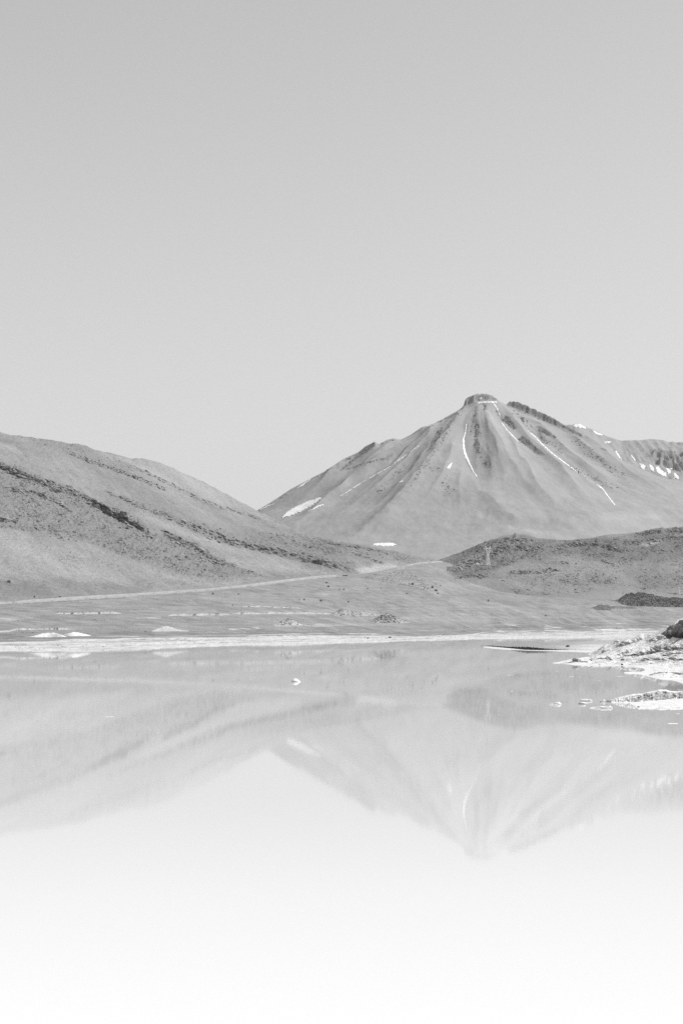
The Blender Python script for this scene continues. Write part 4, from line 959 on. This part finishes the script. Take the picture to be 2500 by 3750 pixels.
BOULD = [
 (35, 2134, 15, 10, 'dark boulder at the far left above the road'), (125, 2055, 8, 6, 'lone dark boulder on the pale slope below the left ledges'), (127, 2188, 6, 7, 'upright dark boulder just above the road near the left edge'),
 (220, 2187, 7, 5, 'small boulder on the upper road edge, second from the left'), (780, 2176, 8, 6, 'left one of two dark boulders below the middle of the road'), (873, 2177, 7, 5, 'right one of two dark boulders below the middle of the road'),
 (853, 2218, 6, 5, 'dark boulder above the middle eroded scarp'), (1175, 2202, 9, 7, 'largest of three dark boulders above the rocky mounds'), (1114, 2198, 6, 6, 'middle one of three dark boulders above the rocky mounds'),
 (1096, 2198, 5, 4, 'smallest and leftmost of three boulders above the rocky mounds'), (1275, 2206, 9, 5, 'low dark boulder above the long rocky mound'), (1202, 2150, 9, 6, 'dark boulder below the road left of the dark barrier'),
 (1195, 2136, 7, 5, 'boulder closest under the road left of the dark barrier'), (1243, 2160, 5, 4, 'left boulder of a close pair below the dark barrier'), (1258, 2160, 7, 5, 'right boulder of a close pair below the dark barrier'),
 (1346, 2157, 5, 4, 'first small boulder in the row below the pale rock spoil'), (1395, 2155, 5, 3, 'second small boulder in the row below the pale rock spoil'), (1489, 2175, 8, 4, 'low boulder below the right end of the pale rock spoil'),
 (1603, 2175, 8, 5, 'lowest dark boulder at the right tip of the rock spoil'), (1582, 2153, 9, 8, 'dark boulder at the right end of the rock spoil, upper one'), (1596, 2165, 11, 7, 'widest dark boulder at the right end of the rock spoil'),
 (1509, 2142, 10, 7, 'dark boulder among the pale rock spoil under the road'), (1787, 2203, 5, 7, 'narrow upright stone on the plain below the right hill'), (1998, 2257, 8, 5, 'squat dark boulder alone on the plain right of centre'),
 (1346, 2338, 8, 4, 'left dark stone on the white far shore'), (1427, 2336, 10, 5, 'right dark stone on the white far shore'),
]
for k, (x, y, w, h, lab) in enumerate(BOULD):
    d1 = ground.ray([x], [y])[0]; d2 = hillL.ray([x], [y])[0]
    rock('boulder', x, y, w * 1.15, h * 1.15, lab, 'boulder', BG, 500 + k, lay=hillL if (not np.isnan(d2) and d2 < d1) else ground, tone=0.15, sub=2, cuts=14, sink=0.25)
rock('boulder', 2078, 2369, 17, 8, 'dark wedge shaped boulder on the sandy spit', 'boulder', None, 530, lay=spit, tone=0.09, sub=3, cuts=6, sink=.2)
rock('boulder', 2106, 2421, 26, 15, 'rounded grey boulder perched on the tip of the salt bank', 'boulder', None, 531, lay=bank, tone=0.34, tone_top=0.5, cuts=5, sink=.1)
rock('boulder', 2122, 2420, 12, 6, 'small stone tucked against the rounded boulder on the bank tip', 'boulder', None, 534, lay=bank, tone=0.5, cuts=6, sink=.2)
rock('boulder', 2277, 2418, 16, 8, 'dark wedge boulder half way along the salt bank foot', 'boulder', None, 532, lay=bank, tone=0.16, cuts=7, sink=.25)
rock('boulder', 2276, 2436, 10, 6, 'dark boulder at the waterline under the salt bank', 'boulder', None, 533, lay=bank, tone=0.14, cuts=7, sink=.25)
rock('boulder', 2405, 2376, 30, 18, 'jumbled dark boulder on the middle of the salt bank', 'boulder', None, 535, lay=bank, tone=0.28, tone_top=0.75, cuts=10, sink=.2)
rock('boulder', 2378, 2392, 18, 16, 'pale cracked boulder left of the jumbled one on the bank', 'boulder', None, 536, lay=bank, tone=0.5, tone_top=0.8, cuts=10, sink=.2)
rock('boulder', 2338, 2590, 12, 5, 'small dark block on the edge of the foreground ledge apron', 'boulder', None, 537, lay=ledge, tone=0.12, tone_top=.5, cuts=8, sink=.1)

# dark cliff standing on top of the bank at the right edge
def outcrop():
    D = 765.0; root = bpy.data.objects.new('rock_outcrop', None); link(root)
    root.location = ((2490 - CX) / F * D, D, pz(2326, D)); props(root, 'dark overhanging rock outcrop topping the bank at the right edge', 'outcrop')
    for k, (u, top_, hw) in enumerate(((2443, 2308, 1.5), (2460, 2296, 1.9), (2480, 2282, 2.3), (2503, 2270, 2.6), (2535, 2260, 3.2), (2580, 2252, 3.6), (2487, 2302, 2.0), (2515, 2292, 2.6))):
        h = pz(top_, D) - pz(2330, D); front = -1.2 if k > 5 else 0
        me = rock_mesh('rock_block', 560 + k, 3, 30, hw * 1.7, 3.4, h * .72, M_rock, 0.08, 0.22, 0.16)
        o = link(bpy.data.objects.new('rock_block', me), root); o.location = ((u - 2490) / F * D, front, h * .38); o.rotation_euler = (.1, -.45, .15 * (k % 3))
outcrop()

# rocks, slabs and salt floes standing in the water
def water_rock(px0, px1, py, top, lab, seed, tone=.8, deep=.7, mat=None, tone_top=None, cuts=7, cat='rock', name='salt_rock', group='salt crusted rocks in the shallow water'):
    rock(name, (px0 + px1) / 2, py, px1 - px0, py - top, lab, cat, group, seed, lay=None, tone=tone, mat=mat or M_salt, deep=deep, tone_top=tone_top, cuts=cuts + 6, sink=.45, rough=.22)
water_rock(1066, 1107, 2497, 2484, 'lone white rock out in the middle of the lake', 611, .85, .7, cuts=2)
water_rock(2010, 2068, 2580, 2570, 'flat white rock standing leftmost off the foreground ledge', 602, .8, .6)
water_rock(2113, 2169, 2568, 2559, 'long block with dark front behind the cone shaped rock', 603, .25, .35, tone_top=.8, cuts=1)
water_rock(2109, 2145, 2579, 2566, 'cone shaped rock with grey left side off the ledge', 604, .5, .8, tone_top=.85)
water_rock(2193, 2219, 2571, 2560, 'small jagged rock off the tip of the ledge', 605, .35, .6, tone_top=.8)
water_rock(2219, 2240, 2571, 2562, 'grey rock almost touching the tip of the ledge', 606, .3, .6, tone_top=.6)
water_rock(2150, 2252, 2594, 2585, 'broad low white slab nearest the viewer off the ledge', 607, .8, .5, cuts=5)
water_rock(2262, 2270, 2556, 2551, 'tiny white lump on the back of the ledge tip', 608, .8, .8)
def floe(px, py, wpx, lab, seed):
    D = wD(py); w = wpx / F * D; r = np.random.default_rng(seed); bm = bmesh.new(); n = 26; ring = []; low = []; inn = []
    dp = max(w * 0.9, 1.0)
    for i in range(n):
        a = 2 * math.pi * i / n; k = 1 + 0.35 * math.sin(2 * a + seed) + 0.2 * r.normal()
        ring.append(bm.verts.new((math.cos(a) * w / 2 * k, math.sin(a) * dp / 2 * k, 0.012))); low.append(bm.verts.new((math.cos(a) * w / 2 * k * 1.03, math.sin(a) * dp / 2 * k * 1.03, -0.12)))
        inn.append(bm.verts.new((math.cos(a) * w / 2 * k * .6, math.sin(a) * dp / 2 * k * .6, 0.02 + .015 * r.random())))
    c = bm.verts.new((0, 0, .03))
    for i in range(n):
        j = (i + 1) % n
        bm.faces.new((low[i], low[j], ring[j], ring[i])); bm.faces.new((ring[i], ring[j], inn[j], inn[i])); bm.faces.new((inn[i], inn[j], c))
    bmesh.ops.recalc_face_normals(bm, faces=bm.faces)
    me = bpy.data.meshes.new('salt_floe'); bm.to_mesh(me); bm.free()
    a = me.attributes.new('tone', 'FLOAT', 'POINT'); a.data.foreach_set('value', np.full(len(me.vertices), .86, np.float32)); me.materials.append(M_salt)
    o = link(bpy.data.objects.new('salt_floe', me)); o.location = ((px - CX) / F * D, D, 0)
    props(o, lab, 'salt floe', 'thin salt floes on the water')
for k, a in enumerate(((1862, 2473, 16, 'white salt floe left of the bank tip, farther of two'), (2091, 2477, 19, 'white salt floe straight below the perched boulder'), (1872, 2532, 9, 'small salt floe halfway between bank tip and ledge, leftmost'),
                       (2038, 2458, 10, 'faint salt floe close under the bank tip'), (2270, 2477, 26, 'thin salt floe off the point of the front salt tongue'), (2194, 2493, 10, 'tiny salt floe between bank and ledge'),
                       (2420, 2505, 14, 'thin salt floe near the right edge between bank and ledge'), (2460, 2650, 50, 'long thin salt sliver nearest the viewer at the right edge'), (2480, 2614, 18, 'short salt sliver below the foreground ledge'),
                       (398, 2625, 30, 'solitary thin salt sliver on the left half of the lake'), (2490, 2527, 26, 'salt scrap at the right edge behind the ledge'))): floe(*a, 620 + k)

# ------------------------------------------------------------------ mounds on the plain
def mound(name, prof, base_y, label, cat, tone, mat, seed, rocks=0, rough=.3, deep=.5, rtone=(.22, .44), group=None, lay=ground):
    p = np.array(prof, float); x0, x1 = p[0, 0], p[-1, 0]; xm = p[p[:, 1].argmin(), 0]
    pq = np.linspace(x0, x1, 90); Dq = lay.ray(pq, pq * 0 + base_y); Dq = smooth1(np.where(np.isnan(Dq), np.nanmedian(Dq), Dq), 41)
    D0 = float(np.interp(xm, pq, Dq)); wid = (x1 - x0) / F * D0; dep = wid * deep
    na, nb = 90, 44
    px = np.linspace(x0, x1, na); h = np.clip(base_y - np.interp(px, p[:, 0], p[:, 1]), 0, None) / F * D0; h = smooth1(h, 5) * np.clip(1 + (.5 * rough) * fbm(px / 26, px * 0, 3, seed + 5), .5, 1.6)
    bq = np.linspace(-1, 1, nb)
    Y = Dq[None] + dep / 2 + bq[:, None] * dep / 2 * (0.25 + 0.75 * np.sin(np.linspace(0, np.pi, na)) ** .5)[None]
    X = ((px - CX) / F * Dq)[None] * np.ones((nb, 1))
    zg = lay.zat(X.ravel(), Y.ravel()).reshape(X.shape)
    zc = lay.zat(X[nb // 4], Y[nb // 4])
    bell = np.cos(bq * np.pi / 2)[:, None] ** (1.1)
    Yc = Dq + dep / 2; hb = np.interp(px, p[:, 0], p[:, 1]); hb = np.where(hb < base_y - .5, hb, base_y)
    h = np.clip(pz(hb, Yc) - lay.zat((px - CX) / F * Dq, Yc), 0.05, None); h = smooth1(h, 5) * np.clip(1 + (.4 * rough) * fbm(px / 26, px * 0, 3, seed + 5), .6, 1.4)
    n = fbm(X / (wid * .06), Y / (wid * .06), 4, seed)
    Z = zg - 0.25 + bell * (h[None] + 0.25) + bell * rough * n * np.clip(h / (h.max() + 1e-6), 0, 1)[None] * h.max() * .3
    rt = bpy.data.objects.new(name, None) if rocks else None
    t = np.clip(tone * (1 + .18 * fbm(X / (wid * .1), Y / (wid * .1), 3, seed + 1)), .05, .88)
    V = np.stack([X, Y, Z], -1); org = np.array([X.mean(), D0, zg[0, na // 2]])
    me = mesh_np('mound_body' if rocks else name, V - org[None, None], grid_faces(nb, na), mat, t)
    if rocks:
        link(rt); rt.location = org; props(rt, label, cat, group); link(bpy.data.objects.new('mound_body', me), rt)
        r = np.random.default_rng(seed); ia = r.integers(3, na - 3, rocks * 3); ib = r.integers(2, int(nb * .62), rocks * 3)
        keep = r.random(rocks * 3) < h[ia] / h.max() * np.where(ia < na * .62, 1, .35); ia, ib = ia[keep][:rocks], ib[keep][:rocks]
        scatter('mound_rubble', V[ib, ia] - org[None], np.clip(r.lognormal(-.35, .4, len(ia)) * h.max() * .17, .15, 2.4), r.uniform(rtone[0], rtone[1], len(ia)), M_rock, rt, seed + 3)
    else:
        o = link(bpy.data.objects.new(name, me)); o.location = org; props(o, label, cat, group)
mound('salt_mound', [(85, 2335), (120, 2328), (150, 2319), (172, 2317.5), (195, 2318), (215, 2323), (240, 2332)], 2334, 'larger white salt mound on the left shore', 'mound', .70, M_salt, 701, rough=.25)
mound('salt_mound', [(212, 2331), (235, 2321), (262, 2315), (285, 2316), (305, 2321), (330, 2327)], 2329, 'longer low white salt mound just right of the larger one', 'mound', .70, M_salt, 702, rough=.25)
mound('gravel_mound', [(545, 2312), (575, 2302), (590, 2294), (612, 2293), (640, 2302), (680, 2311)], 2311, 'smooth pale gravel mound between the salt mounds and the rocky ones', 'mound', .46, M_plain, 703, rough=.2)
mound('rocky_mound', [(1005, 2290), (1030, 2277), (1042, 2270), (1056, 2266), (1072, 2268), (1085, 2278), (1110, 2290)], 2290, 'small peaked rocky mound, leftmost of the rocky mounds', 'mound', .50, M_hill, 704, rocks=320)
mound('gravel_mound', [(1134, 2296), (1152, 2286), (1166, 2282), (1180, 2286), (1215, 2295)], 2295, 'tiny smooth gravel mound right of the leftmost rocky mound', 'mound', .38, M_plain, 705, rough=.15)
mound('rocky_mound', [(1198, 2257), (1225, 2241), (1245, 2232), (1262, 2234), (1300, 2240), (1340, 2241), (1370, 2246), (1400, 2255)], 2257, 'long low rocky mound at the right end of the eroded scarp', 'mound', .38, M_hill, 706, rocks=420)
mound('rocky_mound', [(1352, 2283), (1375, 2266), (1400, 2254), (1418, 2251), (1440, 2256), (1470, 2268), (1505, 2281)], 2283, 'broad cone shaped rocky mound with dark left side', 'mound', .36, M_hill, 707, rough=.6, rocks=520, deep=.6)
mound('rocky_mound', [(2165, 2237), (2182, 2224), (2198, 2216), (2212, 2218), (2240, 2224), (2290, 2230), (2335, 2236)], 2237, 'small dark rocky mound left of the dark spur', 'mound', .14, M_hill, 708, rocks=240, rtone=(.07, .22))
mound('rocky_spur', [(2245, 2221), (2270, 2202), (2292, 2182), (2310, 2176), (2345, 2173), (2385, 2174), (2425, 2188), (2500, 2192), (2560, 2198), (2640, 2218)], 2222, 'dark rocky spur under the right hand pylon', 'mound', .13, M_hill, 709, rough=.35, rocks=1000, rtone=(.07, .24), deep=.35)
mound('rocky_spur', [(2320, 2224), (2350, 2206), (2400, 2197), (2450, 2193), (2500, 2190), (2560, 2188), (2640, 2222)], 2224, 'lower dark rubble band in front of the dark spur', 'mound', .13, M_hill, 710, rough=.35, rocks=800, rtone=(.07, .24), deep=.25)

# ------------------------------------------------------------------ eroded scarps on the plain
def scarp(pts, hm, label, seed, back=40):
    p = np.array(pts, float); px = np.arange(p[0, 0], p[-1, 0], 1.0); py = np.interp(px, p[:, 0], p[:, 1])
    D = smooth1(ground.ray(px, py), 9); r = np.random.default_rng(seed)
    env = sstep(0, .12, (px - px[0]) / (px[-1] - px[0])) * (1 - sstep(.88, 1, (px - px[0]) / (px[-1] - px[0])))
    xw = (px - CX) / F * D
    gu = fbm(xw / 7, xw * 0, 4, seed); h = hm * env * np.clip(.75 + .45 * fbm(xw / 16, xw * 0, 3, seed + 2), .1, 1.3)
    run = np.clip(.6 + 2.6 * fbm(xw / 9, xw * 0, 3, seed + 4), .15, 3.2)            # steep where short, slumped where long
    off = 3.2 * gu * env
    rows = []; tn = []
    for k, (f, t) in enumerate(((-.25, .55), (0, .62), (.35, .66), (.7, .62), (1.0, .45))):
        y = D + off + run * max(f, 0) - (1.5 if f < 0 else 0); j = .25 * fbm(xw / 1.6, xw * 0 + k * 3.1, 2, seed + 6) * env
        rows.append(np.stack([xw, y + j, ground.zat(xw, D) + h * f - (0.3 if f < 0 else 0)], 1)); tn.append(t * .78 + .06 * fbm(xw / 5, xw * 0 + k, 2, seed + 8))
    for b_ in (3, 10, 24, back):
        y = D + off + run + b_; zb_ = ground.zat(xw, D) + h; zg = ground.zat(xw, y); k = b_ / back
        rows.append(np.stack([xw, y, np.where(b_ == back, zg - .5, np.maximum(zb_ * (1 - k) + zg * k, zg + .02))], 1)); tn.append(.30 + .03 * fbm(xw / 9, xw * 0 + b_, 2, seed + 9))
    V = np.array(rows); me = mesh_np('eroded_scarp', V, grid_faces(len(rows), len(px)), M_plain, np.clip(np.array(tn), .1, .8), smooth=False)
    props(link(bpy.data.objects.new('eroded_scarp', me)), label, 'scarp', 'eroded scarps on the plain')
scarp([(195, 2248), (300, 2250), (380, 2248), (450, 2247)], 2.4, 'short eroded scarp above the white salt mounds', 801)
scarp([(-60, 2318), (30, 2315), (60, 2308), (150, 2306), (280, 2307)], 2.0, 'dark gullied scarp just behind the white salt mounds', 802)
scarp([(610, 2255), (700, 2255), (780, 2254), (850, 2252)], 2.9, 'pale scarp with black clefts in the middle of the plain', 803)
scarp([(838, 2249), (950, 2249), (1060, 2248), (1150, 2248), (1222, 2248)], 2.6, 'longest pale scarp ending at the long rocky mound', 804)
scarp([(880, 2222), (960, 2222), (1040, 2226), (1115, 2229)], 1.3, 'thin upper scarp above the longest one', 805)

# ------------------------------------------------------------------ pylons, posts, barrier
def bar(bm, a, b, w):
    a = Vector(a); b = Vector(b); d = b - a; L = d.length
    if L < 1e-6: return
    q = d.to_track_quat('Z', 'Y'); vs = []
    for z in (0, L):
        for x, y in ((-w, -w), (w, -w), (w, w), (-w, w)): vs.append(bm.verts.new(a + q @ Vector((x / 2, y / 2, z))))
    for f in ((0, 1, 2, 3), (7, 6, 5, 4), (0, 4, 5, 1), (1, 5, 6, 2), (2, 6, 7, 3), (3, 7, 4, 0)): bm.faces.new([vs[i] for i in f])
def bars(name, segs, w, mat, parent):
    bm = bmesh.new()
    for a, b in segs: bar(bm, a, b, w)
    bmesh.ops.recalc_face_normals(bm, faces=bm.faces)
    me = bpy.data.meshes.new(name); bm.to_mesh(me); bm.free(); me.materials.append(mat)
    return link(bpy.data.objects.new(name, me), parent)
def pylon(loc, rz, label, H=30.0):
    """lattice tower: four legs to a waist, two masts spreading to a cross arm with earth wire horns"""
    root = bpy.data.objects.new('power_pylon', None); link(root); root.location = loc; root.rotation_euler = (0, 0, rz); props(root, label, 'pylon', 'power line pylons')
    k = H / 30.0; B_, WZ, WW = 3.4 * k, 16 * k, 1.1 * k; AZ = 26 * k; M_ = 3.3 * k; th = .40
    cs = [(-1, -1), (1, -1), (1, 1), (-1, 1)]
    for sx, sy in cs: bars('leg', [((sx * B_, sy * B_, -1), (sx * WW, sy * WW, WZ))], th, M_steel, root)
    at = lambda t, c: (c[0] * (B_ + (WW - B_) * t), c[1] * (B_ + (WW - B_) * t), WZ * t)
    br = []
    for t0, t1 in ((.05, .33), (.33, .58), (.58, .8), (.8, 1.0)):
        for i in range(4):
            a, b = cs[i], cs[(i + 1) % 4]; br += [(at(t0, a), at(t1, b)), (at(t0, b), at(t1, a)), (at(t1, a), at(t1, b))]
    bars('lattice_bracing', br, .20, M_steel, root)
    for s in (-1, 1):
        sg = []
        for y in (-.9 * k, .9 * k): sg += [((s * WW * .4, y, WZ), (s * (M_ - .8 * k), y, AZ)), ((s * WW, y, WZ), (s * (M_ + .8 * k), y, AZ))]
        for t in (.2, .45, .7, .95):
            x0 = WW * .4 + (M_ - .8 * k - WW * .4) * t; x1 = WW + (M_ + .8 * k - WW) * t; z = WZ + (AZ - WZ) * t
            sg += [((s * x0, -.9 * k, z), (s * x1, .9 * k, z + .8 * k)), ((s * x1, -.9 * k, z), (s * x0, .9 * k, z + .8 * k))]
        bars('mast', sg, .30, M_steel, root)
        bars('earth_wire_horn', [((s * (M_ - .8 * k), 0, AZ + 1.6 * k), (s * (M_ + 1.5 * k), 0, AZ + 5 * k)), ((s * (M_ + .8 * k), 0, AZ + 1.6 * k), (s * (M_ + 1.5 * k), 0, AZ + 5 * k))], .42, M_steel, root)
    W_ = 7.6 * k; sg = []
    for y in (-.9 * k, .9 * k):
        sg += [((-W_, 0, AZ + .3 * k), (-M_, y, AZ + 1.6 * k)), ((W_, 0, AZ + .3 * k), (M_, y, AZ + 1.6 * k)), ((-W_, 0, AZ + .3 * k), (W_, 0, AZ)), ((-M_, y, AZ + 1.6 * k), (M_, y, AZ + 1.6 * k))]
    for i in range(8):
        x0 = -M_ + i * M_ / 4; sg.append(((x0, 0, AZ if i % 2 else AZ + 1.6 * k), (x0 + M_ / 4, 0, AZ + 1.6 * k if i % 2 else AZ)))
    bars('cross_arm', sg, .36, M_steel, root)
    for x in (-W_ * .97, W_ * .97): bars('insulator', [((x, 0, AZ), (x, 0, AZ - 4 * k))], .28, M_paint, root)
    bars('insulator', [((-M_ * .75, 0, AZ), (0, 0, AZ - 4.2 * k)), ((0, 0, AZ - 4.2 * k), (M_ * .75, 0, AZ))], .24, M_paint, root)
def on(lay, px, py):
    D = lay.ray([px], [py])[0]; return ((px - CX) / F * D, D, pz(py, D)), D
l, D = on(hillR, 1785, 2072); pylon(l, .5, 'pale lattice pylon standing on the left shoulder of the dark hill', 73 / F * D * 30 / 31)
l, D = on(hillR, 2481, 2176); pylon(l, -.15, 'pale lattice pylon near the right edge above the dark spur', 56 / F * D * 30 / 31)
Dp = 2960.0; pylon(((1231 - CX) / F * Dp, Dp, pz(1976, Dp) - 31), .35, 'pylon whose top alone shows over the left hill crest', 30)

def post(name, px, py, hpx, wid, mat, lab, lay=ground):
    (x, y, z), D = on(lay, px, py); h = hpx / F * D
    root = bpy.data.objects.new(name, None); link(root); root.location = (x, y, z); props(root, lab, 'post')
    bars('shaft', [((0, 0, -.4), (0, 0, h))], wid, mat, root); bars('cap', [((0, 0, h), (0, 0, h + wid * .8))], wid * 1.8, mat, root); bars('footing', [((0, 0, -.3), (0, 0, .25))], wid * 3, M_paint, root)
post('marker_post', 896, 2290, 20, .32, M_paint, 'thin tall white post on the far shore plain')
d2 = hillL.ray([459], [2186])[0]; d1 = ground.ray([459], [2186])[0]
post('road_post', 459, 2186, 9, .5, M_paint, 'short pale post beside the road on the left', hillL if (not np.isnan(d2) and d2 < d1) else ground)

def barrier():
    px0, px1, py = 1249, 1273, 2106.5
    D = np.fmin(ground.ray([1261], [2109])[0], hillL.ray([1261], [2109])[0]) - 1.5
    x0 = (px0 - CX) / F * D; x1 = (px1 - CX) / F * D; z = pz(2109, D)
    root = bpy.data.objects.new('road_barrier', None); link(root); root.location = (x0, D, z); props(root, 'low dark barrier on the road edge below the rubble slope', 'barrier')
    n = 5; L = x1 - x0
    for i in range(n): bars('post', [((L * i / (n - 1), 0, -1), (L * i / (n - 1), 0, 1.3))], .3, M_dark, root)
    for zz in (.25, .65, 1.05): bars('rail', [((-.2, -.12, zz), (L + .2, -.12, zz + .08))], .36, M_dark, root)
barrier()

# ------------------------------------------------------------------ thin air between here and the volcano
HAZE = 1.0e-5
def haze():
    bm = bmesh.new(); bmesh.ops.create_cube(bm, size=1.0)
    me = bpy.data.meshes.new('haze'); bm.to_mesh(me); bm.free()
    m = bpy.data.materials.new('thin_air'); m.use_nodes = True; t = m.node_tree; t.nodes.clear()
    out = t.nodes.new('ShaderNodeOutputMaterial'); v = t.nodes.new('ShaderNodeVolumePrincipled')
    v.inputs['Color'].default_value = (.95, .95, .95, 1); v.inputs['Density'].default_value = HAZE; v.inputs['Anisotropy'].default_value = 0.0
    t.links.new(v.outputs[0], out.inputs['Volume']); me.materials.append(m)
    o = link(bpy.data.objects.new('haze', me)); o.location = (0, 30000, 645); o.scale = (70000, 64000, 1310)
    props(o, 'thin bright air softening the volcano', 'haze', None, 'stuff')
haze()
